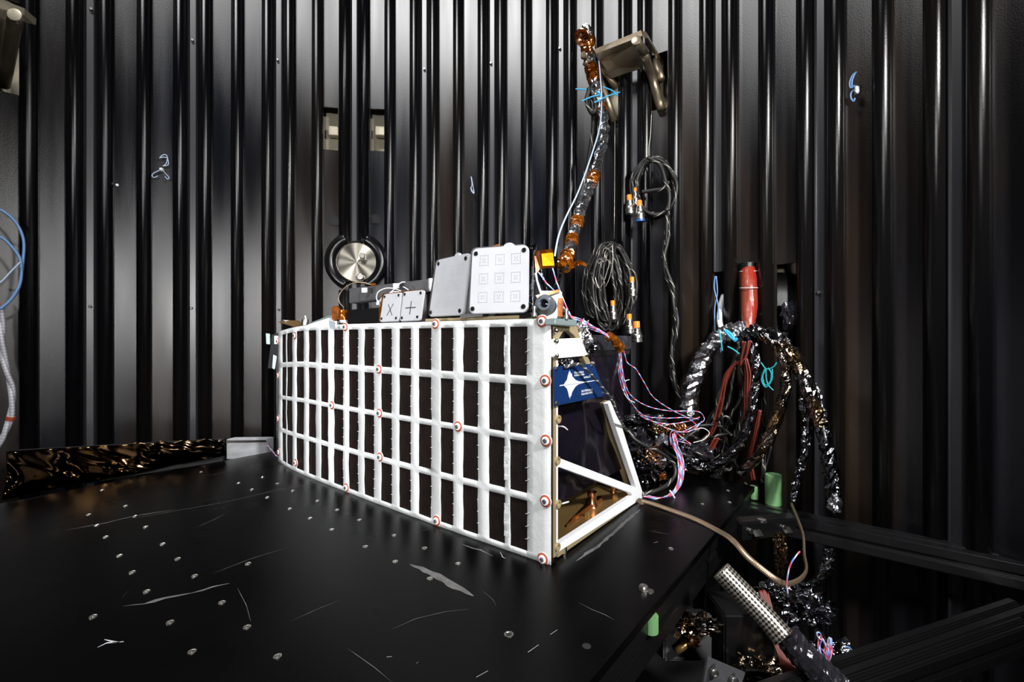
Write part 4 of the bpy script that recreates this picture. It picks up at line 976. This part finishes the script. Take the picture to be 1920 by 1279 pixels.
def multi(name, lab, cat, pts, m, r, n, spread, off, seed, part='wire', sub=7, grp=None):
    root = empty(name, W(*pts[len(pts) // 2], off)); tag(root, lab, cat, grp); q = random.Random(seed)
    for k in range(n):
        a, b3 = q.uniform(-1, 1), q.uniform(-1, 1)
        tube(part, [W(x + spread * (a + .5 * q.uniform(-1, 1)), y + spread * .3 * q.uniform(-1, 1), off + .0015 * spread * b3) for x, y in pts], r, m, root, n=6, sub=sub)
    return root
multi('red_wire_bundle', 'ribbon of red wires slanting left under the thick silver cable', 'wires', [(1384, 678), (1366, 702), (1356, 735), (1350, 770), (1335, 810), (1313, 832)], M['redwire'], .0022, 9, 5, .12, 1)
multi('red_wire_bundle', 'red wires dropping straight down beside the middle foil cable', 'wires', [(1397, 672), (1402, 700), (1400, 740), (1402, 790)], M['redwire'], .0022, 8, 4, .13, 2)
multi('red_wire_bundle', 'red wires between the middle and bronze tinted foil cables', 'wires', [(1424, 770), (1418, 800), (1412, 835), (1406, 862), (1412, 900)], M['redwire'], .0022, 8, 4, .13, 3)
multi('red_wire_bundle', 'short red wire ribbon low left beside the black cables', 'wires', [(1344, 822), (1332, 842), (1318, 858)], M['redwire'], .0022, 7, 4, .15, 4)
multi('red_wire_bundle', 'short red wires emerging under the red sleeve', 'wires', [(1400, 640), (1396, 664), (1390, 684)], M['redwire'], .0022, 8, 6, .13, 5)
bl = [[(1388, 640), (1384, 672), (1372, 704), (1350, 745), (1340, 800), (1335, 850), (1345, 885)], [(1396, 640), (1396, 690), (1388, 740), (1362, 790), (1352, 850), (1350, 890)],
      [(1400, 640), (1405, 720), (1398, 780), (1385, 830), (1372, 880)], [(1408, 640), (1425, 700), (1430, 760), (1425, 830), (1432, 880), (1432, 905)], [(1392, 640), (1378, 700), (1366, 760), (1342, 772), (1330, 800), (1342, 850)],
      [(1395, 650), (1402, 740), (1380, 812), (1365, 865), (1330, 895)], [(1385, 650), (1360, 720), (1352, 790), (1370, 850), (1388, 890)], [(1400, 660), (1415, 760), (1440, 830), (1428, 895)]]
bc = empty('black_cable_tangle', W(1390, 760, .1)); tag(bc, 'hanging tangle of thin black cables behind the foil wrapped cables', 'cables')
for k, pts in enumerate(bl):
    for j in range(2): tube('black_cable', [W(x + rr.uniform(-5, 5), y, .07 + .03 * rr.random()) for x, y in pts], .0042, M['blackcable'], bc, n=6)
bc2 = empty('black_cable_tangle', P(1290, 850, 1.25)); tag(bc2, 'low tangle of black cables on the plate\'s back corner', 'cables')
for k in range(9):
    x = 1240 + rr.uniform(0, 30); y = 845 + rr.uniform(-25, 20); pts = []
    for j in range(6): pts.append(P(x, min(y, 882), 1.27 + rr.uniform(-.03, .05))); x += rr.uniform(12, 34); y += rr.uniform(-22, 24)
    tube('black_cable', pts, .0045, M['blackcable'], bc2, n=6)
for k, pts in enumerate([[(1364, 650), (1376, 656), (1386, 664)], [(1348, 618), (1352, 640), (1354, 658)], [(1362, 620), (1372, 628), (1378, 638), (1382, 634)], [(1358, 618), (1370, 632), (1380, 640)]]):
    o = tube('lacing_cord', [W(x, y, .15) for x, y in pts], .0022 if k < 2 else .004, M['cyan'] if k > 1 else M['tealcord'], None, n=6)
    tag(o, ['thin teal cord under the top of the thick silver cable', 'teal cord crossing the top left of the silver cable', 'upper bright blue lacing strap on the thick silver cable', 'lower bright blue lacing strap on the thick silver cable'][k], 'cord')
tc = empty('teal_cord_bow', W(1438, 705, .14)); tag(tc, 'teal cord tied in a loose bow between two foil cables', 'cord')
for pts in [[(1427, 680), (1437, 692), (1450, 688), (1456, 680)], [(1437, 692), (1430, 705), (1434, 722), (1444, 716), (1446, 700), (1440, 690)], [(1436, 694), (1437, 712), (1442, 724), (1450, 732)], [(1434, 692), (1428, 712), (1436, 726), (1447, 712), (1448, 692)]]:
    tube('cord', [W(x, y, .15) for x, y in pts], .0017, M['tealcord'], tc, n=6)

# ------------------------------------------------------------------ foil heap behind the instrument's right end
for k, (x, y, d, r, m, sc3, lab) in enumerate([
    (1206, 790, 1.30, .040, 'mylar', (1.4, .9, .45), 'flat smoky foil crumple at the top of the foil heap'),
    (1208, 878, 1.26, .060, 'mylar', (.8, .8, .85), 'large smoky foil lump resting on the plate behind the frame'),
    (1238, 802, 1.24, .022, 'goldfoil', (1.1, .8, .6), 'bright pale gold foil knot in the middle of the heap'),
    (1286, 868, 1.27, .034, 'mylar', (1.2, .8, .5), 'dark foil crumple right of the twisted wire bundle'),
    (1200, 835, 1.28, .040, 'darkfoil', (.9, .9, .9), 'black foil crumple behind the rear bar of the frame'),
    (1237, 892, 1.24, .018, 'kapton', (.8, .8, .5), 'small amber film scrap beside the twisted wire bundle'),
    (1310, 845, 1.27, .028, 'darkfoil', (1.2, .8, .7), 'black foil lump under the silver cable end')]):
    o = crumple('foil_crumple', P(x, y, d), r, M[m], None, seed=60 + k, amp=.55, sub=4, scale=sc3, zmin=ZT + .001); tag(o, lab, 'foil')
o = sheet('foil_sheet', lambda u, v: P(1229 + 24 * u, 815 + 18 * v + 3 * math.sin(u * 8), 1.22 + .008 * math.sin(u * 11 + v * 7)), 10, 8, M['foil'], None, th=.0006); tag(o, 'small square of bright silver foil in the middle of the heap', 'foil')
for k, (x, y, w_, h) in enumerate([(1222, 852, 26, 22), (1275, 805, 22, 12)]):
    q = random.Random(500 + k); V, Fc, U = [], [], []
    for j in range(70):
        a = P(x + q.gauss(0, w_ * .4), y + q.gauss(0, h * .4), 1.23 + q.uniform(-.02, .02)); pts = [a]
        for i in range(4): a = a + Vector((q.uniform(-1, 1), q.uniform(-1, 1), q.uniform(-1, 1))) * .009; pts.append(a)
        tube_data(spline(pts, 3), .0005, 4, V=V, Fc=Fc, U=U)
    o = mesh('copper_thread_tangle', V, Fc, M['copper'], None); tag(o, ['loose tangle of fine copper threads low in the foil heap', 'loose tangle of fine copper threads beside the blue-red wire loops'][k], 'threads', kind='stuff')
# twisted red, white and blue wires
tw = empty('twisted_wire_bundle', P(1262, 935, 1.12)); tag(tw, 'thick bundle of twisted red, white and blue wires arching onto the plate', 'wires')
q = random.Random(9)
for k in range(13):
    ox, oy, od = q.uniform(-6, 6), q.uniform(-4, 4), q.uniform(-.012, .012)
    base = [(1262, 815, 1.22), (1266, 838, 1.21), (1275, 862, 1.20), (1277, 890, 1.18), (1272, 912, 1.16), (1258, 928, 1.14), (1238, 937, 1.12), (1208, 932, 1.11)]
    tube('twisted_wire', [P(x + ox * (.7 + .5 * math.sin(i + k)), min(y + oy * (.8 + .4 * math.cos(i * 1.3 + k)), 940), d + od) for i, (x, y, d) in enumerate(base)], .0015, M['twist'], tw, n=6)
tube('white_tie', [P(1256, 920, 1.12), P(1261, 927, 1.11), P(1265, 934, 1.11)], .002, M['whitewire'], tw, n=6)
tw2 = empty('twisted_wire_run', P(1166, 650, 1.0)); tag(tw2, 'loose twisted red and blue wires draped from the instrument top to the foil heap', 'wires')
runs = [
 [(1036, 503, .86), (1044, 530, .86), (1058, 566, .85), (1068, 588, .85), (1074, 597, .84), (1100, 606, .87), (1125, 622, .92), (1150, 640, .97), (1163, 660, 1.0), (1165, 690, 1.02), (1172, 730, 1.05), (1190, 765, 1.1), (1210, 785, 1.15), (1250, 795, 1.18), (1290, 790, 1.2), (1312, 782, 1.2)],
 [(1008, 508, .87), (1024, 530, .87), (1045, 552, .86), (1056, 575, .85), (1070, 592, .85), (1092, 600, .87), (1118, 616, .92), (1148, 636, .97), (1168, 656, 1.0), (1176, 680, 1.03), (1192, 692, 1.05), (1208, 718, 1.08), (1225, 745, 1.12), (1258, 768, 1.16), (1290, 784, 1.19), (1305, 796, 1.2)],
 [(1095, 608, .88), (1120, 616, .92), (1145, 634, .97), (1162, 655, 1.0), (1168, 700, 1.03), (1180, 738, 1.07), (1210, 760, 1.12), (1250, 770, 1.16), (1290, 771, 1.18), (1312, 773, 1.19), (1320, 788, 1.2), (1300, 800, 1.19), (1280, 810, 1.18)],
 [(1100, 612, .89), (1125, 620, .93), (1148, 638, .97), (1160, 660, 1.0), (1164, 705, 1.02), (1178, 745, 1.06), (1205, 778, 1.12), (1245, 784, 1.16), (1285, 783, 1.18), (1310, 786, 1.2)],
 [(1100, 615, .89), (1130, 626, .94), (1152, 641, .98), (1164, 668, 1.0), (1160, 700, 1.02), (1172, 740, 1.06), (1200, 775, 1.12), (1240, 798, 1.16), (1275, 810, 1.17), (1300, 806, 1.18), (1316, 790, 1.18)],
 [(1258, 835, 1.2), (1256, 815, 1.19), (1264, 808, 1.18), (1280, 822, 1.18), (1295, 833, 1.18), (1275, 828, 1.19), (1262, 826, 1.2)]]
for k, L in enumerate(runs): tube('twisted_wire', [P(*p_) for p_ in L], .00125, M['twist'], tw2, n=6)
tube('white_wire', [P(x, y, 1.05) for x, y in [(1180, 712), (1172, 716), (1170, 735), (1178, 748), (1190, 755)]], .0009, M['whitewire'], tw2, n=6)
tube('white_wire', [P(x, y, 1.18) for x, y in [(1302, 806), (1318, 803), (1330, 812), (1320, 824), (1300, 830)]], .0010, M['whitewire'], tw2, n=6)
foil_tube('amber_wrap', [P(1140, 629, .955), P(1155, 641, .975), P(1164, 656, .99)], .009, M['kapton'], tw2, 71, .3)
lc = tube('laced_cable', [P(x, y, d) for x, y, d in [(1178, 806, 1.15), (1188, 822, 1.14), (1210, 836, 1.14), (1240, 850, 1.15), (1262, 868, 1.16), (1266, 890, 1.15), (1252, 908, 1.13), (1230, 920, 1.11), (1206, 926, 1.10)]], .0048, M['blackcable'], None, n=8); tag(lc, 'black spiral laced cable looping in front of the foil heap', 'cable')

# ------------------------------------------------------------------ grounding braid, rail, spacers
gb = tube('ground_braid', [onz(1200, 938, ZT + .008), onz(1225, 945, ZT + .006), onz(1262, 958, ZT + .005), onz(1300, 972, ZT + .005), onz(1340, 992, ZT + .004), P(1372, 1012, .86), P(1402, 1045, .82), P(1432, 1070, .80), P(1460, 1090, .79), P(1478, 1095, .80), P(1500, 1086, .82), P(1512, 1068, .86), P(1508, 1040, .92), P(1506, 1005, .98), P(1496, 975, 1.05), P(1484, 945, 1.16)],
          .0052, M['tinbraid'], None, n=10, flat=.5); tag(gb, 'flat tinned copper braid running off the plate and back up to the rail', 'cable')
lathe('ring_terminal', onz(1200, 941, ZT + .006), (.3, -.6, .6), [(.008, 0), (.008, .0025), (.0035, .0025)], M['tinbraid'], gb, 18)
zr = CZ - .44
r0, r1 = onz(1395, 950.5, zr), onz(1920, 1059, zr)
dr = (r1 - r0).normalized()
rl = extrusion('slotted_rail', r0 + dr * -.02, r1 + dr * .12, .056, .052, M['rail'], None, side=1)
tag(rl, 'black slotted aluminium rail running right from the plate corner', 'rail')
bm_ = M['grey']
z2 = CZ - .50
def lowbar(x0, y0, x1, y1, w_, lab):
    a, b3 = onz(x0, y0, z2), onz(x1, y1, z2); d = (b3 - a).normalized()
    o = extrusion('slotted_bar', a - d * .25, b3 + d * .04, w_, .05, M['dark'], None, side=1); tag(o, lab, 'bar', 'low slotted bars at bottom right')
lowbar(1560, 1279, 1920, 1149, .04, 'rear black slotted bar crossing the photo\'s bottom right corner')
lowbar(1640, 1279, 1920, 1178, .024, 'front black slotted bar crossing the photo\'s bottom right corner')
def spacer(x, y0, y1, z, r, lab):
    p = onz(x, y1 - 3, z); h = (y1 - y0) / F * p.y
    o = lathe('green_spacer', p, (0, 0, 1), [(r, 0), (r, h), (r * .96, h + .001)], M['green'], None, 28); tag(o, lab, 'spacer')
    if h > .03:
        for a in (.5, 2.4): lathe('end_hole', p + Vector((r * .5 * math.cos(a), r * .5 * math.sin(a), h + .0008)), (0, 0, 1), [(.002, 0), (.002, .0006)], M['dark'], o, 10)
p = onz(1450, 945, zr); spacer(1450, 893, 948, zr, 14 / F * p.y, 'tall green cylinder spacer standing on the slotted rail')
p = onz(1416, 938, zr); spacer(1414, 915, 938, zr, 7 / F * p.y, 'green spacer half hidden behind the plate\'s right corner')
pg = onz(1215, 1152, ZT - .02); o = lathe('green_spacer', Vector((pg.x + .004, pg.y, ZT - .045)), (0, 0, 1), [(.011, 0), (.011, .024)], M['green'], None, 24); tag(o, 'small green spacer under the plate\'s right edge', 'spacer')
# corner gusset of the rail
gp = empty('corner_gusset', P(1440, 990, .95)); tag(gp, 'black corner gusset with two slotted holes under the rail', 'gusset')
q = Quad((1389, 981, .90), (1494, 972, .985), (1494, 1004, .985), (1389, 1017, .90)); W_, H_ = q.size()
prism('gusset_plate', [q.at(a, b3) for a, b3 in ((0, 0), (1, 0), (1, 1), (0, 1))], (0.008, .035, 0), M['dark'], gp, bev=.003)
for u in (.25, .78):
    tube('slot', [q.at(u - .07, .52, .0005), q.at(u + .07, .52, .0005)], .0115, M['void'], gp, n=20, sub=2, flat=.1)
    lathe('gusset_bolt', q.at(u - .04 if u > .5 else u - .1, .55, .001), q.n, [(.006, 0), (.006, .003), (.003, .004)], M['steel'], gp, 14)
for x, y in ((1408, 977), (1428, 975)): lathe('gusset_bolt', P(x, y, .94), (0, 0, 1), [(.009, -.004), (.009, .002), (.005, .004)], M['steel'], gp, 16)

# ------------------------------------------------------------------ things below the plate at bottom right
hs = tube('braided_hose', [P(1352, 1070, .74), P(1395, 1115, .72), P(1435, 1157, .70), P(1470, 1197, .68)], .0165, M['hose'], None, n=24, sub=10); tag(hs, 'steel braided hose slanting down under the plate edge', 'hose')
h2 = foil_tube('sleeved_hose', [P(1474, 1190, .70), P(1500, 1222, .69), P(1540, 1262, .68), P(1580, 1300, .67)], .020, M['darkfoil'], None, 81, .12, 14); tag(h2, 'black sleeved cable continuing below the steel braided hose', 'cable')
for k, (x, y, d, r, m, s3, lab) in enumerate([(1516, 1140, .78, .028, 'mylar', (1.2, .8, .8), 'crumpled silver foil knot right of the braided hose'), (1452, 1115, .82, .026, 'mylar', (1.3, .8, .5), 'small foil crumple left of the crossing copper braid'),
       (1462, 1040, .90, .014, 'goldfoil', (.7, .7, 2.6), 'twisted bronze foil strip hanging under the gusset'), (1540, 1245, .76, .036, 'mylar', (1.3, .9, .8), 'dark foil crumple at the bottom by the pink wires'),
       (1440, 1262, .78, .026, 'goldfoil', (1.8, .9, .6), 'bronze foil crumple at the photo\'s bottom edge'), (1307, 1172, .80, .026, 'goldfoil', (1.3, .7, .4), 'dull gold film crumple above the stamped lettering')]):
    o = crumple('foil_crumple', P(x, y, d), r, M[m], None, seed=90 + k, amp=.6, sub=4, scale=s3); tag(o, lab, 'foil')
o = big = foil_tube('foil_wrapped_cable', [P(1556, 1035, .98), P(1552, 1060, .95), P(1535, 1088, .9), P(1510, 1104, .87), P(1485, 1108, .84)], .009, M['mylar'], None, 99, .5); tag(o, 'dark foil cable curling under the rail toward the copper braid', 'cable')
rw = empty('red_wire_bundle', P(1460, 1230, .72)); tag(rw, 'dark red wire ribbon running below the braided hose', 'wires')
q = random.Random(4)
for k in range(8):
    a = (k - 3.5) * 2.2
    tube('wire', [P(1432 + a, 1110 + q.uniform(-4, 4), .80), P(1448 + a, 1170, .77), P(1468 + a * 1.3, 1225, .74), P(1492 + a * 1.6, 1285, .71)], .0018, M['redwire'], rw, n=6)
pk = empty('pink_wire_knot', P(1548, 1215, .70)); tag(pk, 'small knot of looped pink and blue twisted wires at bottom right', 'wires')
for k in range(9):
    a = q.uniform(-14, 16); h = q.uniform(18, 44)
    tube('twisted_wire', [P(1548, 1240, .70), P(1542 + a, 1240 - h * .6, .70), P(1546 + a * 1.1, 1236 - h, .705), P(1552 + a * .6, 1240 - h * .7, .695), P(1551, 1248, .70)], .0011, M['twist'], pk, n=6)
tube('twisted_wire', [P(1545, 1205, .7), P(1534, 1195, .7), P(1532, 1187, .7), P(1538, 1188, .7), P(1542, 1202, .7)], .0011, M['twist'], pk, n=6)
tube('white_wire', [P(1549, 1242, .7), P(1555, 1256, .7), P(1560, 1268, .7)], .0022, M['whitewire'], pk, n=6)
o = tube('twisted_wire', [P(x, y, .78) for x, y in [(1500, 1034), (1484, 1055), (1476, 1085), (1477, 1115), (1481, 1145), (1475, 1172)]], .0013, M['twist'], None, n=6); tag(o, 'single pink and blue wire dangling across the copper braid', 'wire')
o = tube('hanging_blue_cord', [P(1582, 1214, .74), P(1592, 1214, .74), P(1604, 1228, .74)], .0011, M['bluecord'], None, n=6); tag(o, 'short blue cord end right of the pink wire knot', 'cord')
ab = empty('angle_plate', P(1360, 1255, .66)); tag(ab, 'grey metal angle plate with two bolted slots at the bottom edge', 'plate')
q = Quad((1327, 1232, .66), (1398, 1262, .66), (1385, 1300, .66), (1318, 1290, .66)); prism('grey_plate', [q.at(a, b3) for a, b3 in ((0, 0), (1, 0), (1, 1), (0, 1))], (0, .006, -.002), M['alu'] if False else M['grey'], ab, bev=.0006)
for u, v in ((.20, .62), (.74, .56)):
    tube('slot', [q.at(u, v - .26, .0004), q.at(u, v + .26, .0004)], .0078, M['void'], ab, n=18, sub=2, flat=.1)
    lathe('slot_bolt', q.at(u, v, .001), q.n, [(.006, 0), (.006, .004), (.0035, .0055)], M['steel'], ab, 16)
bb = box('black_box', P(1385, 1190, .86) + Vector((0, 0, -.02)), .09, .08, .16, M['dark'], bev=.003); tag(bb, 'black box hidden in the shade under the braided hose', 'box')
vt = empty('stamped_valve', P(1290, 1200, .80)); tag(vt, 'brass valve stem with gold stamped lettering in the shade below the plate', 'valve')
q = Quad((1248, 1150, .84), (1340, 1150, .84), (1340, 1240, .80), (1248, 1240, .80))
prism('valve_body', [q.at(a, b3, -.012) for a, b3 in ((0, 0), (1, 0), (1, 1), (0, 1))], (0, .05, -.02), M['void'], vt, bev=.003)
lathe('valve_knob', P(1296, 1202, .80), (.3, -.7, .4), [(.010, 0), (.010, .010), (.006, .012)], M['copper'], vt, 20)
tube('valve_stem', [P(1290, 1206, .80), P(1268, 1222, .80)], .006, M['gold'], vt, n=12, sub=2)
xd = P(1300, 1213, .79) - P(1262, 1188, .79); ydn = Vector((0, -.1, 1))
text('ISI', P(1262, 1192, .795), xd, Vector((.5, 0, .85)), .014, M['gold'], vt, 'lettering', sx=.8)
text('.002', P(1284, 1192, .795), xd, Vector((.5, 0, .85)), .017, M['gold'], vt, 'lettering', sx=.95)

# ------------------------------------------------------------------ left side: foil strip, aluminium bar, cables
def fs(u, v):
    x = 12 + 410 * u; top = 846 - 24 * u; bot = 935 - 80 * u
    if u > .58: top += 2 * math.sin(u * 60)
    d = 1.15 + .30 * u
    p = P(x, top + (bot - top) * v, d)
    e = (.003 + .011 * v) * (noise.noise(Vector((u * 7, v * 1.5, 0))) * 1.8 + .5 * noise.noise(Vector((u * 17 - v * 6, v * 2.5, 3))) + .05 * noise.noise(Vector((u * 70, v * 20, 8))))
    return p + Vector((.2, -1, 0)) * e
st = empty('foil_wrapped_duct', P(200, 890, 1.35)); tag(st, 'long dark foil wrapped duct along the far left edge of the plate', 'duct')
sheet('foil_skin', fs, 150, 22, M['blackmirror'] if 'blackmirror' in M else mat('dark_amber_mirror_film', (.014, .013, .013), .09, 1.0, c2=(.05, .026, .009), sc_=2.2), st, smooth=True, th=.001)
prism('duct_core', [P(18, 850, 1.18), P(418, 826, 1.48), P(418, 865, 1.48), P(18, 930, 1.18)], (-.015, .04, 0), M['void'], st)
al = empty('aluminium_bar', P(462, 845, 1.66)); tag(al, 'bare aluminium bar end between the foil duct and the instrument', 'bar')
prism('bar_body', [P(424, 823, 1.50), P(500, 822, 1.60), P(500, 858, 1.60), P(424, 862, 1.50)], (.01, .03, 0), M['alu'], al, bev=.002)
prism('bar_groove', [P(425, 826, 1.497), P(499, 825, 1.597), P(499, 829, 1.597), P(425, 830, 1.497)], (0, -.003, 0), M['steel'], al)
for k, pts in enumerate([[(-20, 390), (5, 396), (30, 418), (44, 450), (43, 490), (35, 540), (18, 565), (-5, 583), (-20, 590)], [(-20, 440), (5, 447), (28, 470), (39, 492), (38, 530), (22, 560), (0, 580)], [(-20, 530), (0, 530), (20, 510), (38, 492)]]):
    o = tube('blue_cable', [W(x, y, .10 + .01 * k) for x, y in pts], (.0034, .0036, .0022)[k], M['bluecord'] if k < 2 else M['palecord'], None, n=8)
    tag(o, ['outer looping blue cable at the left photo edge', 'inner looping blue cable at the left photo edge', 'thin pale blue cable crossing the blue loops at left'][k], 'cable')
rp = empty('white_rope', W(8, 700, .1)); tag(rp, 'white braided rope hanging down the left photo edge', 'rope')
for k in range(2): tube('rope_strand', [W(x + 2.5 * math.sin(i * 1.5 + k * pi), y, .10 + .004 * math.cos(i * 1.5 + k * pi)) for i, (x, y) in enumerate([(2, 578), (3, 610), (4, 640), (7, 670), (14, 700), (21, 725), (23, 750), (20, 780), (12, 805), (2, 825), (-15, 850)])], .0058, M['rope'], rp, n=10)
lathe('red_band', W(19, 788, .10), (.25, 0, 1), [(.0095, 0), (.0095, .010)], M['red'], rp, 16)
prism('red_tape_flag', [W(-6, 560, .11), W(3, 570, .11), W(-6, 576, .11)], (0, -.002, 0), M['red'], rp)
# blue cords tied to the wall
kn = empty('wall_cord_knot', W(302, 318, .03)); tag(kn, 'pale blue cord tied in a bow on the left wall panel', 'cord')
for pts in [[(299, 297), (305, 291), (312, 291), (315, 300), (316, 308), (311, 311), (305, 311)], [(300, 296), (307, 295), (314, 296)], [(314, 297), (312, 306), (307, 311)], [(303, 318), (296, 321), (288, 325), (285, 330), (289, 333), (296, 330)], [(304, 318), (310, 325), (317, 333), (314, 336), (309, 331)]]:
    tube('cord', [W(x, y, .02) for x, y in pts], .0016, M['palecord'], kn, n=6)
crumple('knot', W(303, 318, .02), .006, M['whitepaint'], kn, seed=5, amp=.4, sub=2)
k2 = empty('wall_cord_knot', W(1601, 165, .03)); tag(k2, 'blue cord looped through a hole on the right wall panel', 'cord')
for pts in [[(1606, 135), (1598, 142), (1593, 155), (1595, 165), (1603, 160)], [(1603, 138), (1598, 150), (1597, 163)], [(1606, 168), (1597, 172), (1595, 182), (1600, 190), (1603, 184)]]:
    tube('cord', [W(x, y, .02) for x, y in pts], .0020, M['bluecord'], k2, n=6)
crumple('knot', W(1606, 168, .02), .008, M['alu'], k2, seed=6, amp=.4, sub=2, scale=(.7, .7, 1.3))
k3 = empty('wall_cord_knot', W(885, 348, .03)); tag(k3, 'thin blue cord end hanging on the middle wall panel', 'cord')
for pts in [[(883, 331), (885, 345), (883, 355), (886, 361), (889, 362), (887, 350), (884, 333)], [(882, 352), (886, 358), (888, 363)]]:
    tube('cord', [W(x, y, .015) for x, y in pts], .0014, M['palecord'], k3, n=6)
o = tube('twisted_wire', [P(500, 833, 1.6), P(510, 845, 1.55), P(520, 856, 1.5), P(530, 858, 1.47)], .0016, M['twist'], None, n=6); tag(o, 'thin pink and blue wire at the left foot of the striped panel', 'wire')
settle()
